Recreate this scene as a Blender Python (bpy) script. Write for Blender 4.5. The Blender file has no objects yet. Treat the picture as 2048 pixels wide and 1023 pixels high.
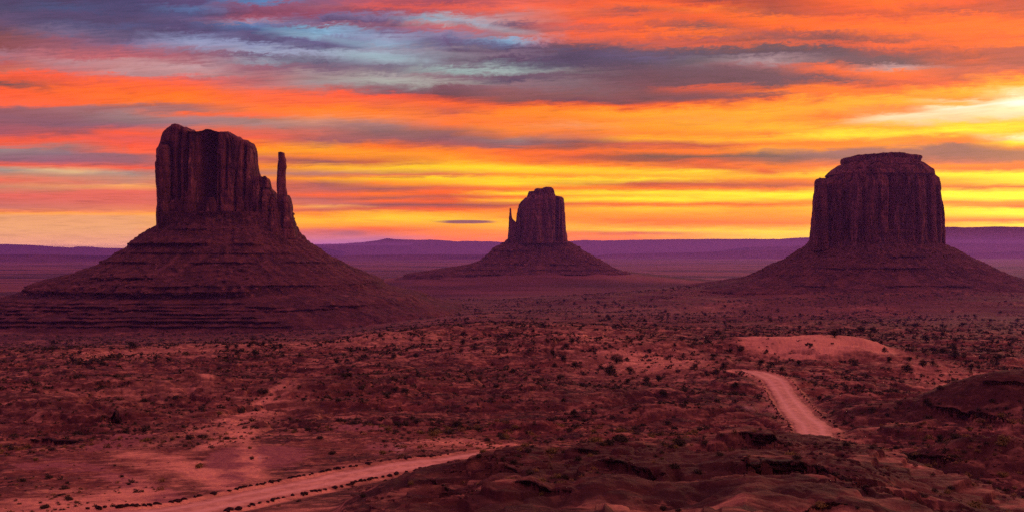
import bpy, math, random
import numpy as np

# ------------------------------------------------------------------ camera
F = 2200.0                      # focal length in photo pixels (2048 wide)
CX, HY = 1024.0, 500.0          # principal column, horizon row
ZC = 135.0                      # eye height above datum
scene = bpy.context.scene
cam_d = bpy.data.cameras.new('camera')
cam = bpy.data.objects.new('camera', cam_d)
scene.collection.objects.link(cam)
cam.location = (0, 0, ZC)
cam.rotation_euler = (math.radians(90), 0, 0)
cam_d.sensor_width = 36.0
cam_d.lens = F / 2048 * 36
cam_d.shift_y = (HY - 511.5) / 2048
cam_d.clip_start = 0.5
cam_d.clip_end = 200000
scene.camera = cam
scene.view_settings.view_transform = 'Standard'
scene.view_settings.look = 'None'
scene.view_settings.exposure = 0.0
scene.view_settings.gamma = 1.0
scene.cycles.use_denoising = False
scene.cycles.max_bounces = 5
scene.cycles.diffuse_bounces = 3
scene.cycles.volume_bounces = 0
scene.cycles.sample_clamp_indirect = 2
scene.cycles.sample_clamp_direct = 6

def lin(c):
    c = c / 255.0
    return c / 12.92 if c <= 0.04045 else ((c + 0.055) / 1.055) ** 2.4
def L3(r, g, b): return (lin(r), lin(g), lin(b), 1.0)

# ------------------------------------------------------------------ world
# twilight sky: stratified cloud colour as a function of azimuth and elevation
ZENITH = (0.64, 0.235, 0.37)
BACK = (0.11, 0.06, 0.24)
EAST = (1.5, 0.62, 0.50)
HAZE_COL = (0.48, 0.25, 1.0, 1); HAZE_D = 3.8e-5

COLS = {
0: [(0,80,75,105),(25,88,78,108),(45,108,84,115),(60,116,80,100),(75,142,85,88),(95,146,82,85),(110,172,120,132),(125,190,98,95),(140,205,110,90),(148,250,100,60),(160,215,95,65),(168,122,86,85),(174,185,90,70),(182,255,100,50),(208,255,110,70),(217,160,100,105),(240,150,98,110),(268,178,95,105),(284,245,100,62),(293,230,110,90),(298,160,135,135),(318,152,105,120),(331,240,105,75),(340,165,150,140),(362,240,120,90),(376,200,135,110),(392,225,110,95),(415,200,120,105),(427,255,165,70),(433,200,130,112),(480,190,125,140)],
128: [(0,82,76,108),(18,75,90,125),(30,88,80,112),(48,88,90,120),(65,122,105,135),(80,150,92,110),(100,162,98,110),(112,190,105,110),(122,190,137,142),(140,202,120,120),(150,248,100,65),(160,235,98,65),(178,252,112,40),(205,255,110,60),(213,170,115,118),(235,152,100,110),(250,146,100,115),(265,182,95,98),(280,250,100,65),(292,172,125,120),(305,150,120,130),(322,168,102,120),(331,235,108,85),(341,228,190,140),(352,190,140,122),(365,242,120,90),(384,240,112,92),(405,198,122,105),(422,242,140,88),(427,255,165,60),(433,196,130,120),(480,185,125,142)],
256: [(0,75,76,112),(25,80,78,112),(40,86,78,108),(52,84,92,128),(62,96,82,115),(76,105,92,125),(86,128,108,142),(96,160,98,118),(112,195,105,112),(122,192,140,142),(136,196,140,140),(150,192,145,148),(157,235,110,90),(168,255,108,55),(190,255,120,30),(207,255,125,45),(213,180,115,110),(232,165,130,130),(244,150,115,120),(252,165,105,118),(268,250,100,60),(278,225,100,90),(290,250,98,62),(305,250,110,70),(310,160,105,112),(325,165,105,112),(336,250,100,62),(344,180,150,140),(365,205,140,118),(382,230,115,95),(405,215,115,95),(428,255,170,70)],
384: [(0,95,85,125),(12,90,122,160),(24,82,92,130),(36,100,95,130),(48,84,80,115),(60,92,85,120),(72,115,130,160),(82,138,160,185),(92,148,165,188),(100,152,125,150),(110,160,100,118),(122,176,115,125),(134,196,158,162),(148,200,150,150),(158,222,110,105),(170,252,108,65),(188,255,120,20),(204,255,128,30),(211,190,110,95),(220,175,115,110),(228,250,110,55),(236,180,130,130),(246,165,125,130),(262,240,110,70),(280,220,100,90),(305,245,110,80),(330,210,115,100),(360,220,130,105),(400,220,120,100),(428,250,160,80),(435,200,130,120),(480,190,120,140)],
512: [(0,90,140,180),(8,145,85,115),(22,130,72,100),(34,165,85,105),(42,170,140,165),(48,95,135,175),(60,80,100,138),(70,95,90,125),(80,90,88,122),(90,135,155,182),(104,150,172,188),(110,118,98,128),(122,150,150,165),(132,155,100,118),(146,172,115,122),(160,190,110,112),(172,205,120,115),(184,250,110,70),(200,255,115,60),(218,255,128,45),(232,252,115,70),(240,175,130,120),(252,175,135,130),(262,215,110,90),(275,240,105,75),(288,255,130,20),(300,255,160,10),(318,205,110,90),(335,250,140,30),(346,185,125,110),(360,245,120,60),(420,250,150,50)],
640: [(0,150,95,125),(14,160,95,115),(26,155,80,105),(34,110,105,140),(42,95,85,120),(50,150,100,125),(56,125,180,200),(68,135,190,210),(78,105,110,145),(92,92,88,120),(102,150,170,188),(112,135,135,155),(122,105,95,120),(134,135,105,125),(145,165,140,145),(158,165,140,140),(170,165,145,148),(184,205,110,100),(192,250,105,65),(208,255,115,50),(222,255,135,15),(232,252,140,60),(246,215,150,125),(256,180,125,115),(266,205,115,100),(280,170,100,100),(296,255,165,5),(312,250,140,30),(322,165,95,95),(335,255,175,5),(347,185,125,115),(356,252,150,20)],
768: [(0,190,90,100),(10,225,95,85),(22,150,80,100),(32,140,120,155),(42,110,85,120),(52,140,90,115),(62,120,115,145),(74,145,165,185),(86,140,180,195),(98,145,160,172),(110,150,182,190),(122,150,170,178),(134,120,110,130),(146,135,120,132),(156,175,165,165),(166,175,175,168),(175,150,130,135),(184,150,95,105),(192,250,95,55),(206,235,110,65),(222,255,130,30),(236,252,140,70),(250,175,125,120),(264,150,110,110),(280,165,100,100),(291,255,120,20),(306,255,160,5),(326,205,100,60),(338,255,200,5),(350,205,125,100),(360,255,150,20)],
896: [(0,165,80,95),(12,225,95,80),(24,200,90,90),(34,170,165,178),(42,150,190,200),(50,190,150,155),(58,200,105,110),(68,135,135,160),(80,105,95,130),(90,110,90,122),(100,140,125,140),(110,130,120,135),(122,120,105,122),(132,130,115,130),(144,160,180,178),(156,140,105,120),(166,165,155,152),(174,130,85,98),(188,120,75,85),(198,200,80,60),(208,255,110,35),(222,205,100,75),(234,255,125,50),(250,255,125,45),(264,165,105,95),(276,145,95,105),(290,180,95,90),(300,255,135,10),(318,255,165,5),(338,255,210,0),(352,215,115,80),(362,255,170,5)],
1024: [(0,230,105,90),(12,245,110,80),(26,195,125,125),(38,205,130,125),(48,120,90,115),(60,170,110,115),(70,180,120,125),(78,130,180,200),(88,100,120,150),(98,90,75,108),(108,135,110,130),(118,98,72,102),(128,115,115,130),(142,165,180,178),(154,115,85,108),(162,92,72,100),(170,150,115,125),(184,150,95,100),(200,145,88,88),(209,200,85,60),(216,255,120,15),(232,255,140,15),(246,250,130,50),(258,252,140,40),(270,240,130,60),(280,155,120,120),(290,155,105,110),(298,245,110,40),(322,255,130,10),(338,255,220,0),(352,255,160,10),(362,255,180,10)],
1152: [(0,215,95,70),(12,235,95,60),(24,245,110,65),(36,225,95,65),(48,250,100,55),(60,200,95,85),(72,240,100,60),(84,215,100,80),(96,120,78,92),(106,95,75,105),(118,85,70,102),(132,88,72,102),(144,125,108,118),(152,110,82,102),(164,135,108,118),(178,130,98,108),(190,140,88,92),(200,120,72,88),(207,225,90,45),(214,255,128,5),(226,255,150,10),(240,255,140,20),(254,240,150,90),(264,250,135,50),(276,215,120,80),(286,145,90,90),(296,180,90,70),(304,250,110,20),(318,200,90,60),(330,250,120,10),(338,255,200,5),(352,255,180,10)],
1280: [(0,245,95,35),(12,250,105,40),(24,170,85,80),(34,225,95,60),(46,255,105,35),(58,215,90,60),(68,250,105,40),(80,215,95,70),(92,165,90,90),(102,105,80,102),(114,98,92,122),(126,92,75,100),(140,110,75,95),(152,115,72,85),(166,125,75,88),(178,135,80,88),(190,135,80,85),(200,160,80,80),(208,225,90,45),(214,255,130,5),(226,255,170,15),(238,255,150,40),(250,255,160,10),(268,255,140,15),(280,255,175,15),(290,205,95,70),(302,250,120,10),(312,130,85,75),(322,165,85,65),(332,255,140,10),(340,255,190,10),(352,255,220,5)],
1408: [(0,175,75,65),(10,240,95,40),(20,255,120,25),(32,250,100,35),(44,215,90,55),(56,150,85,80),(66,250,110,30),(78,175,85,80),(88,225,95,60),(96,130,85,92),(106,95,78,100),(120,115,98,112),(132,125,100,112),(144,115,80,95),(156,120,72,85),(168,120,72,85),(176,225,90,50),(184,175,80,75),(194,130,75,90),(203,215,90,50),(210,255,125,10),(222,255,165,15),(236,255,160,50),(250,255,170,10),(264,255,150,10),(280,255,170,10),(290,195,90,65),(304,255,125,10),(314,128,85,75),(324,230,100,45),(336,225,105,50),(344,255,210,10)],
1536: [(0,190,75,55),(12,180,75,55),(24,175,80,65),(34,255,115,20),(50,255,105,25),(62,210,90,60),(74,165,85,80),(84,215,95,65),(92,115,80,88),(103,100,75,95),(112,150,120,130),(122,175,145,150),(132,170,105,110),(144,125,80,92),(158,115,72,88),(172,120,75,88),(178,210,85,50),(186,255,120,20),(192,150,80,80),(197,240,100,30),(207,255,150,10),(225,255,175,15),(240,255,165,10),(256,255,180,15),(266,255,135,15),(278,255,185,15),(290,245,125,20),(300,255,160,20),(312,125,95,95),(322,165,100,85),(332,255,130,10),(342,225,100,45)],
1664: [(0,240,95,30),(15,235,90,45),(28,215,85,50),(40,255,100,35),(55,255,110,30),(66,165,80,75),(76,130,72,78),(86,215,85,55),(96,105,72,88),(110,108,78,95),(122,125,80,92),(132,215,95,65),(142,250,105,45),(150,200,90,70),(158,115,75,90),(166,225,95,50),(176,255,125,15),(190,255,120,20),(200,255,165,20),(215,255,175,20),(232,250,125,30),(244,255,150,30),(252,255,165,30),(262,255,200,15),(272,255,225,25),(284,255,130,15),(296,255,145,10),(304,165,110,110),(316,150,100,100),(330,240,120,60),(350,255,200,20)],
1792: [(0,255,115,15),(14,255,105,25),(30,215,85,50),(42,255,105,30),(54,255,118,20),(66,250,105,35),(78,175,80,70),(88,250,100,40),(100,175,78,75),(112,120,78,90),(122,110,78,92),(130,170,130,135),(136,200,150,145),(142,250,115,50),(154,255,105,35),(164,205,85,60),(174,250,100,40),(184,255,125,15),(194,255,170,25),(206,255,175,20),(216,250,130,60),(226,250,150,80),(236,254,215,170),(246,253,205,160),(254,255,180,20),(268,255,225,20),(278,255,150,20),(290,255,150,15),(298,165,105,100),(318,160,100,95),(330,255,130,20),(350,255,210,20)],
1920: [(0,250,95,40),(10,235,90,50),(22,190,80,65),(32,255,105,30),(50,255,115,20),(68,255,110,25),(84,255,105,30),(96,215,90,55),(108,175,78,70),(118,215,88,55),(130,190,85,70),(142,200,92,75),(154,205,92,70),(164,245,100,50),(172,255,150,20),(184,255,180,20),(194,255,150,30),(203,250,200,150),(211,255,170,50),(220,254,225,180),(230,253,215,165),(240,253,200,150),(248,255,200,20),(262,255,235,20),(274,255,140,15),(284,250,120,30),(292,145,95,95),(310,150,95,95),(322,200,105,90),(330,255,140,10),(338,230,110,40),(350,255,235,20)],
2048: [(0,205,80,55),(12,190,80,65),(24,235,95,45),(36,250,100,35),(50,255,115,20),(64,255,115,20),(76,235,95,40),(90,255,115,20),(100,190,85,70),(112,185,85,75),(126,175,82,75),(138,195,90,80),(150,245,110,50),(160,255,160,20),(172,255,180,30),(184,253,215,150),(196,255,240,210),(206,255,252,240),(218,255,245,215),(230,254,225,180),(241,255,200,20),(252,255,225,20),(264,255,200,20),(276,255,238,200),(284,255,235,30),(292,250,150,30),(300,170,110,90),(318,165,105,90),(328,235,120,40),(336,225,105,40),(348,255,235,20)],
}
# lower band rows (photo rows 350-480), coarser columns
LOWC = {
0: [(350,200,140,112),(362,242,120,90),(376,202,138,110),(392,228,112,95),(415,202,122,105),(422,240,140,85),(427,255,170,70),(433,230,165,112),(455,232,170,112),(480,228,165,112)],
256: [(350,200,145,120),(365,208,142,118),(372,245,170,100),(384,230,115,95),(405,222,115,95),(420,225,135,95),(427,255,170,70),(433,232,166,112),(455,232,170,112),(480,226,164,112)],
512: [(350,240,150,60),(362,240,120,70),(378,225,115,80),(395,200,115,100),(412,235,130,60),(420,250,120,60),(430,255,180,10),(450,255,180,10),(458,245,130,60),(475,215,130,125),(490,190,120,150)],
640: [(350,205,120,80),(356,252,160,15),(366,170,100,95),(378,190,105,95),(390,250,110,50),(398,190,105,95),(408,215,120,100),(412,250,175,90),(420,200,105,85),(428,255,150,15),(440,255,190,5),(452,255,160,20),(460,215,115,100),(475,205,125,130),(490,170,110,150)],
768: [(350,235,125,60),(358,255,190,10),(368,250,140,30),(378,165,95,90),(388,255,120,10),(394,185,100,80),(402,250,110,30),(408,155,90,90),(418,225,105,60),(425,255,180,5),(436,255,200,10),(450,255,170,5),(457,245,115,30),(466,225,120,90),(480,180,120,150)],
896: [(350,225,115,70),(358,255,210,5),(368,255,180,10),(376,225,110,60),(386,255,110,10),(393,195,95,70),(402,245,105,30),(410,145,85,85),(418,245,100,25),(426,255,165,5),(440,255,205,10),(450,255,170,10),(462,255,140,30),(475,255,130,40),(490,240,120,60)],
1024: [(350,250,140,20),(358,255,200,10),(368,255,215,10),(378,245,120,20),(388,255,210,5),(394,245,115,20),(402,255,190,10),(410,195,90,60),(420,255,140,20),(435,255,160,10),(450,255,190,10),(465,255,150,15),(480,255,130,20)],
1280: [(350,250,130,20),(358,255,220,10),(368,195,85,60),(376,250,120,10),(384,255,230,10),(392,255,190,10),(400,255,235,10),(409,250,110,10),(418,255,200,20),(428,255,160,10),(442,255,120,10),(452,255,160,10),(460,255,205,10),(466,215,105,60),(474,255,140,20),(485,250,120,20)],
1536: [(350,255,215,10),(360,250,130,15),(370,185,90,70),(378,250,125,20),(388,255,235,20),(396,255,225,10),(408,240,110,10),(415,255,170,15),(424,255,160,10),(436,255,150,15),(446,250,120,20),(454,255,170,15),(464,255,215,20),(474,255,200,25),(485,255,200,25)],
1792: [(350,255,220,20),(360,255,140,20),(372,225,105,40),(382,255,230,20),(392,255,240,25),(404,250,130,20),(412,255,200,20),(424,255,200,20),(436,250,140,20),(448,255,150,20),(456,255,200,20),(470,255,200,40),(485,255,200,40)],
2048: [(350,255,240,30),(366,255,220,20),(374,215,90,30),(384,255,240,30),(396,255,245,35),(404,250,150,20),(412,225,90,25),(418,255,240,30),(428,255,245,35),(440,235,110,20),(449,255,235,30),(455,250,180,80),(480,250,180,90)],
}

def build_world():
    w = bpy.data.worlds.new('World'); scene.world = w; w.use_nodes = True
    nt = w.node_tree; N = nt.nodes; K = nt.links; N.clear()
    def node(t, **kw):
        n = N.new(t)
        for k, v in kw.items(): setattr(n, k, v)
        return n
    def put(sock, v):
        if isinstance(v, bpy.types.NodeSocket): K.new(v, sock)
        else: sock.default_value = v
    def M(op, a, b=0.0, c=None, clamp=False):
        n = node('ShaderNodeMath', operation=op, use_clamp=clamp)
        put(n.inputs[0], a); put(n.inputs[1], b)
        if c is not None: put(n.inputs[2], c)
        return n.outputs[0]
    def mixc(f, a, b, mode='MIX'):
        n = node('ShaderNodeMix', data_type='RGBA', blend_type=mode)
        put(n.inputs[0], f); put(n.inputs[6], a); put(n.inputs[7], b)
        return n.outputs[2]
    def rng(v, a, b, c=0.0, d=1.0, smooth=True):
        n = node('ShaderNodeMapRange')
        n.interpolation_type = 'SMOOTHSTEP' if smooth else 'LINEAR'
        put(n.inputs[0], v); n.inputs[1].default_value = a; n.inputs[2].default_value = b
        n.inputs[3].default_value = c; n.inputs[4].default_value = d
        return n.outputs[0]
    def comb(x, y, z=0.0):
        n = node('ShaderNodeCombineXYZ'); put(n.inputs[0], x); put(n.inputs[1], y); put(n.inputs[2], z)
        return n.outputs[0]
    def noise(vec, sc, det=4, rough=0.55, dist=0.0):
        n = node('ShaderNodeTexNoise'); n.noise_dimensions = '3D'
        put(n.inputs['Vector'], vec); n.inputs['Scale'].default_value = sc
        n.inputs['Detail'].default_value = det; n.inputs['Roughness'].default_value = rough
        n.inputs['Distortion'].default_value = dist
        return n.outputs[0]
    tc = node('ShaderNodeTexCoord')
    sep = node('ShaderNodeSeparateXYZ'); K.new(tc.outputs['Generated'], sep.inputs[0])
    X, Y, Z = sep.outputs
    az = M('ARCTAN2', X, Y)
    hyp = M('SQRT', M('ADD', M('MULTIPLY', X, X), M('MULTIPLY', Y, Y)))
    el = M('ARCTAN2', Z, hyp)
    # U, V: degrees-like sky coordinates scaled so that 1 unit = 1 photo column near the middle
    U = M('MULTIPLY_ADD', M('TANGENT', M('MULTIPLY', M('MINIMUM', M('MAXIMUM', az, -1.2), 1.2), 1.0)), F, CX)
    V = M('MULTIPLY', el, F)          # up
    # rows: V = atan((500-py)/hypot) ~ compute row for the azimuth
    cosaz = M('MAXIMUM', M('COSINE', az), 0.45)
    row = M('SUBTRACT', HY, M('DIVIDE', M('MULTIPLY', M('TANGENT', M('MINIMUM', el, 1.2)), F), cosaz))
    # streaky domain warp
    up = M('SUBTRACT', HY, row)
    den = M('ADD', 60.0, M('MULTIPLY', up, 0.55))
    pv = comb(M('DIVIDE', U, 260.0), M('MULTIPLY', M('LOGARITHM', den, 2.718), 5.0), 0.3)
    pv2 = comb(M('DIVIDE', U, 150.0), M('MULTIPLY', M('LOGARITHM', den, 2.718), 9.0), 3.3)
    slope = M('MULTIPLY', M('SUBTRACT', U, 900.0), 0.055)     # texture grain tilts a little with azimuth
    n1 = noise(pv, 1.0, 5, 0.6, 0.4)
    n2 = noise(pv2, 1.6, 6, 0.65, 0.6)
    rowt = M('ADD', row, M('MULTIPLY', slope, rng(up, 60, 300)))
    pv3 = comb(M('DIVIDE', U, 90.0), M('DIVIDE', rowt, 9.0), 7.3)
    n3 = noise(pv3, 0.9, 7, 0.68, 0.9)
    pv4 = comb(M('DIVIDE', U, 26.0), M('DIVIDE', rowt, 12.0), 1.3)
    n4 = noise(pv4, 0.9, 6, 0.62, 1.6)
    warpamp = M('ADD', 5.0, M('MULTIPLY', rng(up, 20, 420), 17.0))
    w1 = M('MULTIPLY', M('SUBTRACT', n1, 0.5), M('MULTIPLY', warpamp, 1.5))
    w2 = M('MULTIPLY', M('SUBTRACT', n2, 0.5), M('MULTIPLY', warpamp, 1.3))
    w3 = M('MULTIPLY', M('SUBTRACT', n3, 0.5), M('MULTIPLY', warpamp, 1.25))
    n5 = noise(comb(M('DIVIDE', U, 70.0), M('DIVIDE', rowt, 3.6), 4.1), 0.9, 6, 0.7, 0.7)
    w5 = M('MULTIPLY', M('SUBTRACT', n5, 0.5), M('MULTIPLY', warpamp, .45))
    w4 = M('MULTIPLY', M('MULTIPLY', M('SUBTRACT', n4, 0.5), rng(up, 260, 400)), 26.0)
    roww = M('ADD', M('ADD', row, w1), M('ADD', M('ADD', w2, w5), M('ADD', w3, w4)))
    Uw = M('ADD', U, M('MULTIPLY', M('SUBTRACT', n2, 0.5), 160.0))
    fac = M('DIVIDE', roww, 512.0, clamp=True)
    def tone(x, s):
        y, r, g, b = s
        if b > r + 20: g *= .95; r *= 1.06
        if min(r, g, b) > 180 and x >= 1792: b *= .86; g *= .97
        return (y, r, g, b)
    def ramp(stops, x=0):
        n = node('ShaderNodeValToRGB'); cr = n.color_ramp; cr.interpolation = 'LINEAR'
        stops = [tone(x, s) for s in stops[:32]]
        cr.elements[0].position = stops[0][0] / 512; cr.elements[0].color = L3(*stops[0][1:])
        cr.elements[1].position = stops[-1][0] / 512; cr.elements[1].color = L3(*stops[-1][1:])
        for s in stops[1:-1]:
            e = cr.elements.new(s[0] / 512); e.color = L3(*s[1:])
        K.new(fac, n.inputs[0])
        return n.outputs[0]
    def chain(cols):
        ks = sorted(cols); c = ramp(cols[ks[0]], ks[0])
        for a, b in zip(ks[:-1], ks[1:]):
            c = mixc(rng(Uw, a, b, smooth=False), c, ramp(cols[b], b))
        return c
    c_hi = chain(COLS); c_lo = chain(LOWC)
    col = mixc(rng(roww, 344, 356), c_hi, c_lo)
    # individual clouds: (px, row, half width, half height, tilt, colour, strength, softness)
    SPOTS = [
        (930, 444, 66, 4.2, 0.0, (140,85,100), .95, .5),
        (695, 467, 44, 7.5, 0.0, (190,115,120), .85, .7),
        (1390, 150, 300, 26, 0.02, (112,76,92), .55, .9),
        (1330, 195, 230, 10, -0.05, (125,76,88), .55, .9),
        (1880, 226, 200, 6, -0.10, (255,225,185), .65, .8),
        (1960, 212, 120, 3.2, -0.10, (255,240,215), .7, .8),
        (2040, 207, 45, 8, -0.08, (255,250,235), .8, .9),
        (640, 75, 120, 9, 0.16, (150,180,198), .45, .9),
        (760, 115, 130, 12, 0.10, (160,188,194), .5, .9),
        (1010, 60, 80, 8, 0.12, (165,190,205), .4, .9),
        (1130, 118, 90, 16, -0.25, (86,68,100), .6, .9),
        (950, 103, 80, 6, 0.03, (92,70,98), .6, .9),
    ]
    for (x, y, a, b, t, c, s, soft) in SPOTS:
        dx = M('SUBTRACT', U, x); dy = M('SUBTRACT', M('ADD', row, M('MULTIPLY', w3, 0.45)), y)
        dy = M('SUBTRACT', dy, M('MULTIPLY', dx, t))
        q = M('SQRT', M('ADD', M('POWER', M('DIVIDE', dx, a), 2.0), M('POWER', M('DIVIDE', dy, b), 2.0)))
        q = M('ADD', q, M('MULTIPLY', M('SUBTRACT', n2, 0.5), 0.8))
        m = M('MULTIPLY', rng(q, 1.0 - soft, 1.0 + soft * 0.3, 1.0, 0.0), s)
        col = mixc(m, col, L3(*c))
    # fine fibrous contrast
    gm = node('ShaderNodeGamma'); K.new(col, gm.inputs[0]); put(gm.inputs[1], rng(row, 60, 300, 1.10, 1.16)); col = gm.outputs[0]
    br = M('MINIMUM', M('ADD', 0.26, M('ADD', M('MULTIPLY', n3, 0.68), M('MULTIPLY', n5, 0.86))), 1.08)
    col = mixc(1.0, col, comb(br, br, br), 'MULTIPLY')
    # the sky is seen through the ground haze near the horizon, so it is brighter there
    pathl = M('MINIMUM', M('DIVIDE', 201.0, M('MAXIMUM', M('TANGENT', M('MAXIMUM', el, 0.001)), 0.0035)), 44000.0)
    gain = M('POWER', 2.71828, M('MULTIPLY', pathl, HAZE_D * 0.95))
    col = mixc(1.0, col, comb(gain, gain, gain), 'MULTIPLY')
    # rest of the dome: overhead cloud deck and the darker sky behind
    band = rng(el, math.radians(12.5), math.radians(30))
    big = noise(comb(M('MULTIPLY', X, 2.0), M('MULTIPLY', Y, 4.0), M('MULTIPLY', Z, 5.0)), 1.2, 4, 0.6)
    zen = mixc(rng(big, 0.35, 0.65), (ZENITH[0]*0.7, ZENITH[1]*0.8, ZENITH[2]*1.1, 1), (ZENITH[0]*1.3, ZENITH[1]*1.15, ZENITH[2]*0.9, 1))
    col = mixc(band, col, zen)
    back = rng(M('ABSOLUTE', az), math.radians(32), math.radians(100))
    bk = mixc(rng(el, 0.0, math.radians(70)), (BACK[0], BACK[1], BACK[2], 1), (ZENITH[0], ZENITH[1], ZENITH[2], 1))
    east = M('MULTIPLY', rng(az, math.radians(25), math.radians(60)), rng(az, math.radians(155), math.radians(105)))
    bk = mixc(M('MULTIPLY', east, rng(el, math.radians(60), math.radians(20))), bk, (EAST[0], EAST[1], EAST[2], 1))
    col = mixc(back, col, bk)
    # faint clear-air contribution
    sky = node('ShaderNodeTexSky', sky_type='NISHITA'); sky.sun_disc = False
    sky.sun_elevation = math.radians(6); sky.sun_rotation = math.radians(27)
    skyb = mixc(0.006, (0, 0, 0, 1), sky.outputs[0])
    bg1 = node('ShaderNodeBackground'); K.new(col, bg1.inputs[0]); bg1.inputs[1].default_value = 1.0
    bg2 = node('ShaderNodeBackground'); K.new(sky.outputs[0], bg2.inputs[0]); bg2.inputs[1].default_value = 0.004
    add = node('ShaderNodeAddShader'); K.new(bg1.outputs[0], add.inputs[0]); K.new(bg2.outputs[0], add.inputs[1])
    out = node('ShaderNodeOutputWorld'); K.new(add.outputs[0], out.inputs[0])
build_world()

# ------------------------------------------------------------------ sun (veiled, behind cloud to the right)
sd = bpy.data.lights.new('sun', 'SUN'); sd.energy = 0.9; sd.angle = math.radians(14); sd.color = (1.0, 0.55, 0.35)
sun = bpy.data.objects.new('sun', sd); scene.collection.objects.link(sun)
from mathutils import Vector
_a, _e = math.radians(27), math.radians(9)
_d = Vector((math.sin(_a) * math.cos(_e), math.cos(_a) * math.cos(_e), math.sin(_e)))
sun.rotation_euler = (-_d).to_track_quat('-Z', 'Y').to_euler()
sun.location = _d * 500 + Vector((0, 0, ZC))

# ------------------------------------------------------------------ helpers
rnd = random.Random(11)
RS = np.random.RandomState(5)
_perm = RS.permutation(256).astype(np.int64)
_perm = np.concatenate([_perm, _perm, _perm])
_ang = RS.rand(256) * 2 * np.pi
_g2x, _g2y = np.cos(_ang).astype(np.float32), np.sin(_ang).astype(np.float32)
_g3 = RS.randn(256, 3); _g3 /= np.linalg.norm(_g3, axis=1)[:, None]; _g3 = _g3.astype(np.float32)

def fade(t): return t * t * t * (t * (t * 6 - 15) + 10)
def pn2(x, y, seed=0):
    x = np.asarray(x, dtype=np.float64) + seed * 17.37; y = np.asarray(y, dtype=np.float64) + seed * 9.71
    xi = np.floor(x).astype(np.int64); yi = np.floor(y).astype(np.int64)
    xf = (x - xi).astype(np.float32); yf = (y - yi).astype(np.float32)
    xi &= 255; yi &= 255; x1 = (xi + 1) & 255; y1 = (yi + 1) & 255
    def g(a, b, dx, dy):
        h = _perm[_perm[a] + b]
        return _g2x[h] * dx + _g2y[h] * dy
    u, v = fade(xf), fade(yf)
    n00 = g(xi, yi, xf, yf); n10 = g(x1, yi, xf - 1, yf)
    n01 = g(xi, y1, xf, yf - 1); n11 = g(x1, y1, xf - 1, yf - 1)
    a = n00 + u * (n10 - n00); b = n01 + u * (n11 - n01)
    return (a + v * (b - a)) * 1.5
def pn3(x, y, z, seed=0):
    x = np.asarray(x, dtype=np.float64) + seed * 17.37; y = np.asarray(y, dtype=np.float64) + seed * 9.71
    z = np.asarray(z, dtype=np.float64) + seed * 3.13
    i = [np.floor(q).astype(np.int64) for q in (x, y, z)]
    f = [(q - k).astype(np.float32) for q, k in zip((x, y, z), i)]
    i = [k & 255 for k in i]; j = [(k + 1) & 255 for k in i]
    u, v, w = [fade(q) for q in f]
    def g(a, b, c, dx, dy, dz):
        h = _perm[_perm[_perm[a] + b] + c]
        gg = _g3[h]
        return gg[..., 0] * dx + gg[..., 1] * dy + gg[..., 2] * dz
    r = []
    for c, dz in ((i[2], 0), (j[2], 1)):
        a = g(i[0], i[1], c, f[0], f[1], f[2] - dz); b = g(j[0], i[1], c, f[0] - 1, f[1], f[2] - dz)
        d = g(i[0], j[1], c, f[0], f[1] - 1, f[2] - dz); e = g(j[0], j[1], c, f[0] - 1, f[1] - 1, f[2] - dz)
        p = a + u * (b - a); q = d + u * (e - d)
        r.append(p + v * (q - p))
    return (r[0] + w * (r[1] - r[0])) * 1.5
def fbm2(x, y, octv=4, seed=0, gain=0.5):
    s = 0; a = 1.0; f = 1.0
    for k in range(octv):
        s = s + a * pn2(x * f, y * f, seed + k * 5); a *= gain; f *= 2.03
    return s
def sstep(v, a, b):
    t = np.clip((np.asarray(v, dtype=float) - a) / (b - a), 0, 1); return t * t * (3 - 2 * t)

def new_obj(name, me, mat=None, parent=None):
    o = bpy.data.objects.new(name, me); scene.collection.objects.link(o)
    if mat is not None and not me.materials: me.materials.append(mat)
    if parent is not None: o.parent = parent
    return o
def mesh_from(name, verts, faces, smooth=True):
    """verts (n,3); faces (m,3) or (m,4) int arrays, or a list of such arrays."""
    me = bpy.data.meshes.new(name)
    fl = faces if isinstance(faces, list) else [faces]
    verts = np.asarray(verts, dtype=np.float32)
    me.vertices.add(len(verts)); me.vertices.foreach_set('co', verts.ravel())
    loops = np.concatenate([np.asarray(f).ravel() for f in fl]).astype(np.int32)
    tot = np.concatenate([np.full(len(f), np.asarray(f).shape[1], dtype=np.int32) for f in fl])
    st = np.concatenate([[0], np.cumsum(tot)[:-1]]).astype(np.int32)
    me.loops.add(len(loops)); me.loops.foreach_set('vertex_index', loops)
    me.polygons.add(len(tot)); me.polygons.foreach_set('loop_start', st)
    me.polygons.foreach_set('loop_total', tot)
    me.polygons.foreach_set('use_smooth', np.full(len(tot), smooth))
    me.update(calc_edges=True); me.validate()
    return me
def grid_faces(nr, nc, wrap=False):
    i = np.arange(nr - 1)[:, None]; j = np.arange(nc if wrap else nc - 1)[None, :]
    j2 = (j + 1) % nc
    return np.stack([i * nc + j, i * nc + j2, (i + 1) * nc + j2, (i + 1) * nc + j], -1).reshape(-1, 4)
def attr(me, name, vals):
    a = me.attributes.new(name, 'FLOAT', 'POINT'); a.data.foreach_set('value', np.asarray(vals, dtype=np.float32).ravel())
def tag(o, label, cat, group=None):
    o['label'] = label; o['category'] = cat
    if group: o['group'] = group
    return o
def empty(name, loc):
    o = bpy.data.objects.new(name, None); scene.collection.objects.link(o); o.location = loc
    o.empty_display_size = 1.0
    return o

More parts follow.
